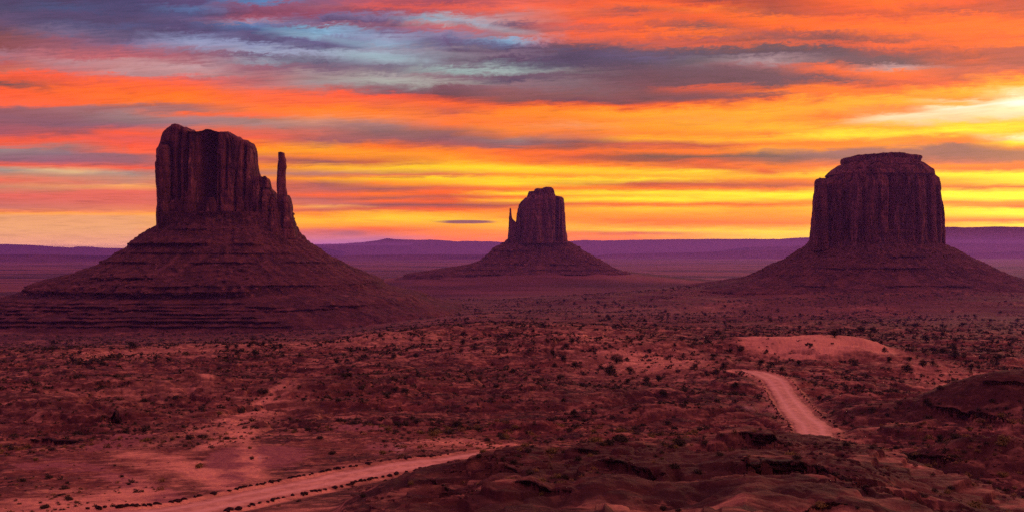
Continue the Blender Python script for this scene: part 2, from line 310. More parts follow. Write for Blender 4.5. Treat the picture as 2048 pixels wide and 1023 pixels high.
# photo direction -> world
def at(px, py, Y):
    """point seen at (px, py) lying in the vertical plane at forward distance Y"""
    px = np.asarray(px, dtype=float); py = np.asarray(py, dtype=float)
    return np.stack(np.broadcast_arrays((px - CX) / F * Y, Y + 0 * px, ZC - (py - HY) / F * Y), -1)

# ------------------------------------------------------------------ terrain height
_PR = [(1,4),(20,8),(60,16),(85,22.3),(110,26.5),(150,32),(200,35.8),(250,38.5),(370,42),(500,44.5),(700,51),(1000,65.5),(1400,86),(1700,99),(2200,108),(3200,116),(5000,119),(8000,122.5),(12000,125),(20000,128),(60000,131)]
_PL = [(1,4),(20,8),(60,16),(85,22.3),(110,26.5),(150,32),(200,35.8),(250,38.5),(370,42),(500,46.5),(620,53.5),(720,61),(850,71),(1000,82),(1120,90),(1220,97),(1300,102),(1400,106),(1500,108),(1700,109),(2200,111),(3200,116),(5000,119),(8000,122.5),(12000,125),(20000,128),(60000,131)]
_lr = np.linspace(math.log(1), math.log(60000), 3000)
def _tab(p):
    t = np.interp(_lr, [math.log(a) for a, b in p], [b for a, b in p])
    k = np.exp(-0.5 * (np.arange(-40, 41) / 13.0) ** 2); k /= k.sum()
    return np.convolve(np.pad(t, 40, mode='edge'), k, mode='valid')
_TR, _TL = _tab(_PR), _tab(_PL)

# crest of the near hillside: photo column, photo row, distance
_CREST = [(-400,1500,110),(560,1500,110),(640,1110,112),(690,1015,114),(740,978,116),(790,950,118),(830,931,120),(880,927,122),(930,917,124),(965,902,124),(1010,894,123),(1060,894,122),(1110,901,124),(1160,890,126),(1210,880,128),(1260,884,128),(1300,886,130),(1380,882,132),(1440,874,132),(1490,868,132),(1550,870,134),(1600,871,136),(1660,876,136),(1720,888,134),(1770,900,132),(1830,925,128),(1900,950,124),(1980,985,120),(2048,1010,116),(2500,1040,116)]
_cpx = np.array([c[0] for c in _CREST], float)
def crest(px, r):
    row = np.interp(px, _cpx, [c[1] for c in _CREST]); rc = np.interp(px, _cpx, [c[2] for c in _CREST])
    ca = 1 / np.sqrt(1 + ((px - CX) / F) ** 2)
    Hc = (row - HY) / F * rc * ca
    q = np.clip(r / rc, 0.02, None)
    near = Hc * q ** 0.42
    far = Hc + (r - rc) * 0.30
    d = (r - rc)
    w = 1 / (1 + np.exp(-d / 2.2))
    return near * (1 - w) + far * w

def P(px, r):
    dx = (px - CX) / F; c = 1 / math.sqrt(1 + dx * dx); return (r * dx * c, r * c)
# (px, r, height, half-width across, half-width along, rotation deg, power)
_BUMPS = [
    (2010, 270, 7.4, 25, 20, 0, 2.6), (2250, 262, 8.0, 40, 24, 0, 2.4),   # dark cone right
    (1960, 172, 4.8, 17, 11, 0, 2), (2100, 168, 3.5, 20, 12, 0, 2),                                       # low mound right
    (1610, 480, 4.8, 28, 25, 0, 3), (1695, 470, 2.8, 30, 18, 20, 3), (1800, 430, 4.0, 45, 28, 15, 2),    # bare dune
    (1230, 455, 4.6, 60, 48, 0, 2), (1120, 500, 4.0, 34, 30, 0, 2), (1420, 400, 2.2, 30, 26, 0, 2),
    (620, 305, 3.6, 22, 15, -10, 2), (700, 320, 2.6, 20, 12, 0, 2), (250, 330, 3.0, 26, 11, 5, 2),
    (40, 320, 3.2, 20, 13, 0, 2), (150, 290, 2.2, 22, 9, 0, 2), (420, 330, 1.6, 26, 12, 0, 2),
    (900, 330, 2.4, 26, 12, 0, 2), (1330, 268, 2.6, 20, 10, 0, 2), (1290, 300, 2.0, 28, 10, 0, 2),
    (1780, 300, 2.6, 16, 12, 0, 2), (1690, 310, 1.8, 12, 10, 0, 2), (1900, 320, 2.0, 18, 12, 0, 2),
    (1060, 233, 2.0, 12, 5, 0, 2), (720, 560, 3.0, 50, 40, 0, 2), (880, 600, 4.5, 55, 50, 0, 2),
    (1800, 232, 1.8, 14, 7, 0, 2), (1690, 262, 1.5, 10, 9, 0, 2), (980, 700, 5, 70, 70, 0, 2), (1130, 640, 3.5, 50, 45, 0, 2),
]
LEDGE_W = []
_APRONS = [(1752, 2225, .75, [0, 275, 356, 558, 700, 900, 1000], [90, 68, 60, 44, 32, 12, -10]),
           (1085, 3275, .60, [0, 200, 275, 335, 424, 520, 720, 900], [110, 86, 72, 64, 56, 46, 30, 0])]
ROAD = None   # filled once the road is traced

def base_H(r, px):
    L = 1 - sstep(px, 560, 980)
    lr = np.log(np.clip(r, 1, 60000))
    return np.interp(lr, _lr, _TR) * (1 - L) + np.interp(lr, _lr, _TL) * L

def ground_z(x, y, road=True, fine=True):
    x = np.asarray(x, dtype=float); y = np.asarray(y, dtype=float)
    r = np.hypot(x, y) + 1e-6
    px = np.where(y > 0, CX + F * x / np.maximum(y, 1e-3), np.where(x > 0, 9000.0, -9000.0))
    px = np.clip(px, -3000, 6000)
    rw = r * (1 + 0.035 * pn2(x / 160, y / 160, 3) * sstep(r, 150, 400))
    z = ZC - base_H(rw, px)
    L = 1 - sstep(px, 560, 1000)
    # smooth plain (hard-packed flat lower left), badlands elsewhere
    plain = (1 - sstep(r, 205, 250)) * (1 - sstep(px, 900, 1000))
    rough = (1 - 0.88 * plain) * (1 - 0.55 * sstep(r, 900, 2500))
    big = fbm2(x / 95, y / 70, 3, 21) * 2.6 * sstep(r, 160, 360)
    mid = fbm2(x / 30, y / 20, 3, 31) * 0.95
    z = z + rough * (big + mid * (0.7 + 0.6 * sstep(r, 200, 500)))
    cb = P(2005, 268); cone = np.exp(-(((x - cb[0]) / 34) ** 2 + ((y - cb[1]) / 22) ** 2) ** 2) * (y > 0)
    db = P(1625, 485); dn = np.exp(-(((x - db[0]) / 42) ** 2 + ((y - db[1]) / 32) ** 2) ** 2) * (y > 0)
    rough = rough * (1 - .7 * cone) * (1 - .75 * dn)
    # dendritic wash channels
    wash = np.abs(pn2(x / 55 + 0.4 * pn2(x / 20, y / 20, 7), y / 38, 8))
    z = z - rough * 1.5 * np.exp(-(wash / 0.07) ** 2) * sstep(r, 190, 260) * (1 - sstep(r, 800, 1200))
    wash2 = np.abs(pn2(x / 18, y / 12 + 0.3 * pn2(x / 7, y / 7, 9), 12))
    z = z - (0.15 + rough) * 0.42 * np.exp(-(wash2 / 0.08) ** 2)
    for (bpx, br, h, a, b, rot, pw) in _BUMPS:
        bx, by = P(bpx, br)
        m = (np.abs(x - bx) < 3 * max(a, b)) & (np.abs(y - by) < 3 * max(a, b))
        if not m.any(): continue
        t = math.radians(rot); dx = np.where(m, x - bx, 1e4); dy = np.where(m, y - by, 1e4)
        u = dx * math.cos(t) + dy * math.sin(t); v = -dx * math.sin(t) + dy * math.cos(t)
        q = np.sqrt((u / a) ** 2 + (v / b) ** 2)
        q = np.minimum(q * (1 + 0.16 * pn2(x / (a * .5), y / (b * .5), 14)), 8)
        z = z + h * np.exp(-q ** pw * 1.0)
    # eroded ledges: thin hard beds standing out as steps
    bed = sstep(fbm2(x / 60, y / 45, 2, 41), -0.15, 0.35) * rough * sstep(r, 190, 240) * (1 - sstep(r, 620, 760))
    st = 1.5; zz = z / st + 0.35 * pn2(x / 25, y / 25, 42); fr = zz - np.floor(zz)
    zt = (np.floor(zz) + sstep(fr, 0.36, 0.60)) * st - 0.35 * st * pn2(x / 25, y / 25, 42)
    z = z * (1 - 0.75 * bed) + zt * 0.75 * bed
    # near hillside in front of the road
    nh = ZC - crest(px, r) + fbm2(x / 17, y / 12, 2, 51) * 0.85 - 0.30 * np.exp(-(np.abs(pn2(x / 13, y / 9, 55)) / 0.09) ** 2)
    nh = nh + .10 * (np.abs(pn2(x / 7 + .3 * pn2(x / 3, y / 3, 59), y / 5, 60)) - .25) + .14 * (np.abs(pn2(x / 2.6, y / 2.0, 63)) - .25)
    st = 0.8; sel = sstep(pn2(x / 22, y / 16, 57), -0.35, 0.15)
    zz = nh / st + 0.5 * pn2(x / 34, y / 26, 58); fr = zz - np.floor(zz)
    zt = (np.floor(zz) + sstep(fr, 0.44, 0.53)) * st - 0.5 * st * pn2(x / 34, y / 26, 58)
    nh = nh * (1 - 0.9 * sel) + zt * 0.9 * sel
    nh = np.where(y > 0, nh, -1e3)
    k = 1.2; d = np.clip((nh - z) / k, -30, 30)
    hz = z + k * np.log1p(np.exp(d))            # smooth maximum
    z = np.where(r < 400, hz, z)
    if fine:
        z = z + fbm2(x / 5.0, y / 5.0, 3, 61) * (0.05 + 0.20 * rough) * (1 - .6 * (r < 150))
        z = z + pn2(x / 0.9, y / 0.9, 66) * 0.05
        z = z - (0.10 + 0.30 * rough) * np.exp(-(pn2(x / 4.2, y / 3.0, 67) / .10) ** 2) * (r < 500) * (1 - .6 * (r < 150)) + .12 * rough * pn2(x / 2.1, y / 1.7, 68)
    for (bpx, by, kf, rr_, zz_) in _APRONS:
        bx = (bpx - CX) / F * by
        m = (np.abs(x - bx) < 1100) & (np.abs(y - by) < 1100)
        if not m.any(): continue
        q = np.hypot(x - bx, (y - by) / kf); q = q * (1 + .07 * pn2(x / 150, y / 150, 76)) 
        a = np.interp(q, rr_, zz_) + 1.5 * pn2(x / 45, y / 45, 77)
        st = 5.0; zq = a / st; fr = zq - np.floor(zq); a = .5 * a + .5 * (np.floor(zq) + sstep(fr, .3, .7)) * st
        d = np.clip((a - z) / 3.0, -30, 30); z = np.where(m, z + 3.0 * np.log1p(np.exp(d)), z)
    for L in LEDGE_W:
        b0, b1, b2, b3 = L['bb']; m = (x > b0) & (x < b1) & (y > b2) & (y < b3)
        if not m.any(): continue
        xs, ys = x[m], y[m]; P0 = L['p'][::4]; W0 = L['w'][::4]; H = L['H']
        d2 = np.full(xs.shape, 1e9); ix = np.zeros(xs.shape, int)
        for c in range(len(P0)):
            dd = (xs - P0[c, 0]) ** 2 + (ys - P0[c, 1]) ** 2; g = dd < d2; d2[g] = dd[g]; ix[g] = c
        d = np.sqrt(d2); inside = np.where((ix == 0) | (ix == len(P0) - 1), np.exp(-(np.abs(xs - P0[ix, 0]) / (.7 * H)) ** 2), 1.0)
        fr = sstep(P0[ix, 1] - ys, .0, .22 * H)
        dz = H * W0[ix] * inside * (-.85 * fr * np.exp(-(d / (6.5 * H)) ** 2) + .25 * (1 - fr) * np.exp(-(d / (4 * H)) ** 2))
        z = np.array(z); z[m] += dz
    far = sstep(r, 2300, 4500)
    z = z + far * fbm2(x / 900, y / 420, 4, 71) * 7.0
    if road and ROAD is not None:
        m = (np.abs(x - ROAD['c'][0]) < ROAD['c'][2]) & (np.abs(y - ROAD['c'][1]) < ROAD['c'][3])
        if m.any():
            xs, ys = x[m], y[m]; d, zr = road_dist(xs, ys)
            w = 1 - sstep(d, ROAD['hw'] + 0.5, ROAD['hw'] + 5.5)
            berm = 0.28 * np.exp(-((d - ROAD['hw'] - 0.9) / 0.55) ** 2)
            zz = z[m]; zz = zz * (1 - w) + (zr - 0.10) * w + berm
            z = z.copy(); z[m] = zz
    return z

def road_dist(xs, ys):
    p = ROAD['p']; best = np.full(xs.shape, 1e9); zb = np.zeros(xs.shape)
    for a, b in zip(p[:-1], p[1:]):
        ab = b[:2] - a[:2]; L2 = (ab ** 2).sum()
        t = np.clip(((xs - a[0]) * ab[0] + (ys - a[1]) * ab[1]) / L2, 0, 1)
        d = np.hypot(xs - a[0] - t * ab[0], ys - a[1] - t * ab[1])
        m = d < best; best = np.where(m, d, best); zb = np.where(m, a[2] + t * (b[2] - a[2]), zb)
    return best, zb

_RR = np.exp(np.linspace(math.log(70), math.log(9000), 5200))
def hit(px, py, rmin=0, **kw):
    """first ground point seen through photo pixel (px, py), beyond rmin"""
    dx = (px - CX) / F; c = 1 / math.sqrt(1 + dx * dx)
    rr = _RR[_RR > rmin]
    x, y = rr * dx * c, rr * c
    zr = ZC - (py - HY) / F * c * rr
    g = ground_z(x, y, **kw)
    k = np.nonzero(g >= zr)[0]
    if len(k) == 0: return None
    i = k[0]
    return np.array([x[i], y[i], g[i]])

# ------------------------------------------------------------------ road path
_rp_a = [(150,1085,0),(300,1040,0),(400,1012,0),(500,993,0),(600,972,0),(700,951,0),(780,936,0),(850,926,0),(910,919.5,0)]
_rp_b = [(1630,872,195),(1624,850,200),(1606,828,200),(1582,800,200),(1560,775,200),(1545,754,200),(1515,745,200),(1485,741,200)]
def trace_road():
    pa = [hit(px, py, rmin=128, road=False, fine=False) for px, py, _ in _rp_a]
    pb = [hit(px, py, rmin=rm, road=False, fine=False) for px, py, rm in _rp_b]
    x0, y0 = pa[-1][:2]; x1, y1 = pb[0][:2]
    mid = []
    for px, r in ((985, 189), (1080, 184), (1180, 181), (1290, 180), (1400, 181), (1500, 185), (1580, 194), (1630, 208)):
        x, y = P(px, r); mid.append(np.array([x, y, 0.0]))
    pts = np.array([p[:2] for p in pa + mid + pb])
    # Catmull-Rom resample
    out = []
    for i in range(len(pts) - 1):
        p0 = pts[max(i - 1, 0)]; p1 = pts[i]; p2 = pts[i + 1]; p3 = pts[min(i + 2, len(pts) - 1)]
        for t in np.linspace(0, 1, 8, endpoint=False):
            out.append(0.5 * ((2 * p1) + (-p0 + p2) * t + (2 * p0 - 5 * p1 + 4 * p2 - p3) * t * t + (-p0 + 3 * p1 - 3 * p2 + p3) * t ** 3))
    out.append(pts[-1]); out = np.array(out)
    for _ in range(5): out[1:-1] = out[:-2] * .25 + out[1:-1] * .5 + out[2:] * .25
    z = ground_z(out[:, 0], out[:, 1], road=False, fine=False)
    k = np.ones(9) / 9
    for _ in range(3): z = np.convolve(np.pad(z, 4, mode='edge'), k, mode='valid')
    return np.column_stack([out, z])
_p = trace_road()
ROAD = {'p': _p, 'hw': 3.9}
_mn, _mx = _p[:, :2].min(0), _p[:, :2].max(0)
ROAD['c'] = ((_mn[0] + _mx[0]) / 2, (_mn[1] + _mx[1]) / 2, (_mx[0] - _mn[0]) / 2 + 12, (_mx[1] - _mn[1]) / 2 + 12)

# ------------------------------------------------------------------ rock ledges: a step in the ground along each path
LEDGES = [
    ([(1462,938),(1495,937),(1531,940),(1614,950),(1655,960),(1697,979),(1732,995)], 28, 'long curved dark rock ledge on the near hillside below the winding road'),
    ([(1472,872),(1500,880),(1523,888),(1550,893),(1578,905)], 18, 'dark broken rock outcrop on the near crest, just left of where the road disappears'),
    ([(1196,928),(1240,934),(1275,941),(1332,953)], 16, 'low dark rock ledge running across the middle of the near hillside'),
    ([(852,961),(872,970),(895,981),(918,992),(945,1004)], 15, 'jagged dark rock ledge with a pale top at the tip of the near ridge'),
    ([(1026,967),(1086,979),(1150,987)], 10, 'thin dark rock ledge beside a round yellow bush near the bottom edge'),
    ([(958,908),(975,918),(992,930),(1012,942),(1034,950)], 18, 'black lumpy rock outcrop on the ridge where the near road vanishes'),
    ([(1105,891),(1150,899),(1200,907)], 9, 'narrow dark rock ledge along the crest right of the black outcrop'),
    ([(176,872),(188,860),(200,851),(228,845),(252,850)], 13, 'deep dark eroded rock bank at left above the pale flat'),
    ([(60,880),(110,884),(165,888)], 9, 'low dark eroded bank at the left edge of the pale flat'),
    ([(1858,819),(1900,826),(1945,835),(2022,852)], 8, 'dark rock ledge at the foot of the steep dark hill at right'),
    ([(1965,768),(2000,769),(2060,774)], 3, 'thin rock rim along the top of the steep dark hill at right'),
    ([(1818,915),(1860,919),(1910,925)], 7, 'thin dark rock lip on the low mound near the lower right corner'),
    ([(1700,1010),(1640,1016),(1560,1020)], 8, 'dark rock edge cut by the bottom of the picture below the long curved ledge'),
]
LEDGE_OK = []
def trace_ledges():
    out = []
    for k, L in enumerate(LEDGES):
        path, thick, lab = L
        pts = [hit(px, py - thick * .5, fine=False) for px, py in path]; pts = [q for q in pts if q is not None]
        if len(pts) < 2: continue
        pts = np.array(pts); rr_ = np.hypot(pts[:, 0], pts[:, 1]); med = np.median(rr_); ok = np.abs(rr_ - med) < .30 * med; pts = pts[ok]
        if len(pts) < 2: continue
        seg = np.hypot(*np.diff(pts[:, :2], axis=0).T); s = np.concatenate([[0], np.cumsum(seg)]); n = max(50, int(s[-1] / .10)); t = np.linspace(0, s[-1], n)
        H = thick * med / F
        X = np.interp(t, s, pts[:, 0]) + .3 * H * pn2(t / (2.2 * H), t * 0, 300 + k); Y = np.interp(t, s, pts[:, 1]) + .9 * H * pn2(t / (3.5 * H), t * 0, 320 + k) + .3 * H * pn2(t / (1.1 * H), t * 0, 340 + k)
        w = np.clip(np.minimum(t, s[-1] - t) / (s[-1] * .22), 0, 1) ** .6
        out.append((dict(p=np.column_stack([X, Y, ground_z(X, Y, fine=False)]), t=t, H=H, w=w, bb=(X.min() - 9, X.max() + 9, Y.min() - 12, Y.max() + 9)), L))
    for L, K in out: LEDGE_W.append(L); LEDGE_OK.append(K)
trace_ledges()

# ------------------------------------------------------------------ materials
def nodes_mat(name):
    m = bpy.data.materials.new(name); m.use_nodes = True
    nt = m.node_tree; nt.nodes.clear()
    return m, nt
class NB:
    def __init__(s, nt): s.nt = nt; s.N = nt.nodes; s.K = nt.links
    def n(s, t, **kw):
        o = s.N.new(t)
        for k, v in kw.items(): setattr(o, k, v)
        return o
    def put(s, sock, v):
        if isinstance(v, bpy.types.NodeSocket): s.K.new(v, sock)
        else: sock.default_value = v
    def math(s, op, a, b=0.0, clamp=False):
        o = s.n('ShaderNodeMath', operation=op, use_clamp=clamp); s.put(o.inputs[0], a); s.put(o.inputs[1], b); return o.outputs[0]
    def mix(s, f, a, b, mode='MIX'):
        o = s.n('ShaderNodeMix', data_type='RGBA', blend_type=mode); s.put(o.inputs[0], f); s.put(o.inputs[6], a); s.put(o.inputs[7], b); return o.outputs[2]
    def rng(s, v, a, b, c=0.0, d=1.0):
        o = s.n('ShaderNodeMapRange'); o.interpolation_type = 'SMOOTHSTEP'; s.put(o.inputs[0], v)
        o.inputs[1].default_value = a; o.inputs[2].default_value = b; o.inputs[3].default_value = c; o.inputs[4].default_value = d; return o.outputs[0]
    def noise(s, vec, sc, det=4, rough=0.55, dist=0.0):
        o = s.n('ShaderNodeTexNoise'); s.put(o.inputs['Vector'], vec); o.inputs['Scale'].default_value = sc
        o.inputs['Detail'].default_value = det; o.inputs['Roughness'].default_value = rough; o.inputs['Distortion'].default_value = dist
        return o.outputs[0]
    def scale(s, vec, sx, sy, sz):
        o = s.n('ShaderNodeMapping'); s.put(o.inputs[0], vec); o.inputs['Scale'].default_value = (sx, sy, sz); return o.outputs[0]
    def attr(s, name):
        o = s.n('ShaderNodeAttribute'); o.attribute_name = name; return o.outputs['Fac']
    def pos(s): return s.n('ShaderNodeTexCoord').outputs['Object']
    def bump(s, h, strength, dist):
        o = s.n('ShaderNodeBump'); s.put(o.inputs['Height'], h); o.inputs['Strength'].default_value = strength; o.inputs['Distance'].default_value = dist; return o.outputs[0]
    def finish(s, col, rough=0.95, nrm=None):
        b = s.n('ShaderNodeBsdfPrincipled'); s.put(b.inputs['Base Color'], col); b.inputs['Roughness'].default_value = rough
        b.inputs['Specular IOR Level'].default_value = 0.12
        if nrm is not None: s.K.new(nrm, b.inputs['Normal'])
        o = s.n('ShaderNodeOutputMaterial'); s.K.new(b.outputs[0], o.inputs[0])

def mat_ground():
    m, nt = nodes_mat('desert_soil'); b = NB(nt); p = b.pos()
    red = (0.100, 0.026, 0.021, 1); red2 = (0.190, 0.050, 0.033, 1); dark = (0.045, 0.015, 0.014, 1)
    sand = (0.72, 0.29, 0.16, 1); clay = (0.30, 0.100, 0.082, 1); pale = (0.55, 0.27, 0.20, 1)
    n1 = b.noise(b.scale(p, .012, .02, .05), 1, 6, .6, .3)
    n2 = b.noise(b.scale(p, .10, .16, .3), 1, 7, .62, .2)
    n3 = b.noise(p, 1.1, 5, .65)
    n4 = b.noise(b.scale(p, .38, .5, .5), 1, 6, .7, .3)
    c = b.mix(b.rng(n1, .38, .62), red, red2)
    c = b.mix(b.rng(n2, .46, .64), c, dark)
    c = b.mix(b.math('MULTIPLY', b.rng(b.math('ADD', b.math('MULTIPLY', n2, .6), b.math('MULTIPLY', n1, .4)), .50, .38), 0.60), c, sand)
    c = b.mix(b.math('MULTIPLY', b.rng(n4, .50, .60), .40), c, dark)
    c = b.mix(b.math('MULTIPLY', b.rng(n4, .47, .36), .45), c, sand)
    # hard clay pans and drifted sand
    c = b.mix(b.rng(b.math('ADD', b.attr('clay'), b.math('MULTIPLY', b.math('SUBTRACT', n2, .5), 1.2)), .42, .58), c, clay)
    c = b.mix(b.rng(b.math('ADD', b.attr('sand'), b.math('MULTIPLY', b.math('SUBTRACT', n2, .5), 2.2)), .30, 1.0), c, sand)
    c = b.mix(b.rng(b.math('ADD', b.attr('pale'), b.math('MULTIPLY', b.math('SUBTRACT', n2, .5), 1.0)), .48, .72), c, pale)
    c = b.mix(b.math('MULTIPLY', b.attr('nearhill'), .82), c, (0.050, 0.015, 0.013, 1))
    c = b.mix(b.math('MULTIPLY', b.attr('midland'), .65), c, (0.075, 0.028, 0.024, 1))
    # steep faces are mixed towards a darker tone
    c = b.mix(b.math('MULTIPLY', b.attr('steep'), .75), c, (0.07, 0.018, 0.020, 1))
    # far plain: low scrub too fine to see singly
    v = b.n('ShaderNodeTexVoronoi'); b.put(v.inputs['Vector'], b.scale(p, .11, .06, .11)); v.inputs['Scale'].default_value = 1.0
    sp = b.math('MULTIPLY', b.rng(v.outputs['Distance'], .42, .22), b.attr('scrub'))
    c = b.mix(sp, c, (0.028, 0.020, 0.016, 1))
    f = b.attr('farland')
    nf = b.noise(b.scale(p, .0006, .003, .02), 1, 5, .6, .4)
    fc = b.mix(b.rng(nf, .40, .60), (0.05, 0.017, 0.019, 1), (0.24, 0.075, 0.062, 1))
    c = b.mix(f, c, fc)
    g = b.math('ADD', .55, b.math('MULTIPLY', n3, .90))
    cc = b.n('ShaderNodeCombineColor'); [b.K.new(g, cc.inputs[i]) for i in range(3)]
    c = b.mix(1.0, c, cc.outputs[0], 'MULTIPLY')
    h = b.math('ADD', b.math('MULTIPLY', n3, .6), b.noise(p, .35, 6, .6))
    b.finish(c, .95, b.bump(h, .9, .8))
    return m
def mat_road():
    m, nt = nodes_mat('road_dirt'); b = NB(nt); p = b.pos()
    n = b.noise(p, .5, 6, .65); n2 = b.noise(b.scale(p, .05, .05, .05), 1, 4)
    n5 = b.noise(b.scale(p, 1.2, .35, 1), 1, 5, .7); c = b.mix(b.rng(n2, .35, .65), (0.64, 0.29, 0.175, 1), (0.76, 0.36, 0.215, 1)); c = b.mix(b.math('MULTIPLY', b.rng(n5, .48, .62), .5), c, (0.40, 0.16, 0.105, 1))
    c = b.mix(b.math('MULTIPLY', b.rng(n, .42, .60), .75), c, (0.42, 0.17, 0.11, 1))
    edge = b.attr('edge')
    c = b.mix(b.math('MULTIPLY', b.rng(b.math('ADD', edge, b.math('MULTIPLY', b.math('SUBTRACT', n, .5), .5)), .60, 1.0), .7), c, (0.30, 0.10, 0.07, 1))
    tr = b.attr('track')
    c = b.mix(b.math('MULTIPLY', tr, .60), c, (0.78, 0.40, 0.28, 1))
    b.finish(c, .95, b.bump(n, .3, .1)); return m
def mat_rock(name, base, hi, lo, streak=(.05, .05, .006), sc=1.0, strata=True, bumpd=1.2, tal=False):
    m, nt = nodes_mat(name); b = NB(nt); p = b.pos()
    s1 = b.noise(b.scale(p, streak[0], streak[1], streak[2]), 1.0 * sc, 7, .65, .5)
    s2 = b.noise(b.scale(p, streak[0] * 3.2, streak[1] * 3.2, streak[2] * 4), 1.0 * sc, 6, .65, .4)
    c = b.mix(b.rng(s1, .36, .64), lo, base)
    c = b.mix(b.math('MULTIPLY', b.rng(s2, .50, .72), .8), c, hi)
    if strata:
        st = b.noise(b.scale(p, .004, .004, .22), 1.0 * sc, 5, .7, .2)
        c = b.mix(b.math('MULTIPLY', b.rng(st, .50, .60), .35), c, lo)
    if tal:
        fan = b.attr('fan')
        c = b.mix(b.math('MULTIPLY', b.rng(fan, .15, .6), .25), c, hi); c = b.mix(b.math('MULTIPLY', b.rng(fan, -.12, -.55), .40), c, lo)
        c = b.mix(b.math('MULTIPLY', b.attr('hardbed_shade'), .92), c, (0.022, 0.008, 0.009, 1))  # near-black on bed faces: hard rock tone plus painted-in face shade
    n3 = b.noise(p, .35 * sc, 7, .68)
    g = b.math('ADD', .65, b.math('MULTIPLY', n3, .70))
    cc = b.n('ShaderNodeCombineColor'); [b.K.new(g, cc.inputs[i]) for i in range(3)]
    c = b.mix(1.0, c, cc.outputs[0], 'MULTIPLY')
    h = b.math('ADD', b.math('MULTIPLY', s2, 1.2), b.math('MULTIPLY', n3, .8))
    b.finish(c, .93, b.bump(h, .8, bumpd)); return m
M_GROUND = mat_ground(); M_ROAD = mat_road()
M_TOWER = mat_rock('cliff_sandstone', (0.20, 0.058, 0.046, 1), (0.46, 0.17, 0.12, 1), (0.035, 0.012, 0.012, 1))
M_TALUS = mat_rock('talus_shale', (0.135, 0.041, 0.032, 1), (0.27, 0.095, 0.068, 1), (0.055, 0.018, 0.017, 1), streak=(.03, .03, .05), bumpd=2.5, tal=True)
M_MESA = mat_rock('mesa_rock', (0.16, 0.05, 0.045, 1), (0.22, 0.08, 0.065, 1), (0.09, 0.03, 0.03, 1), streak=(.004, .004, .0006), sc=1.0, bumpd=2)
M_LEDGE = mat_rock('ledge_rock', (0.040, 0.013, 0.012, 1), (0.18, 0.06, 0.045, 1), (0.012, 0.005, 0.005, 1), streak=(.5, .5, .7), bumpd=.2)
M_SCREE = mat_rock('scree_stone', (0.30, 0.11, 0.085, 1), (0.48, 0.23, 0.19, 1), (0.12, 0.036, 0.03, 1), streak=(.2, .2, .2), strata=False)

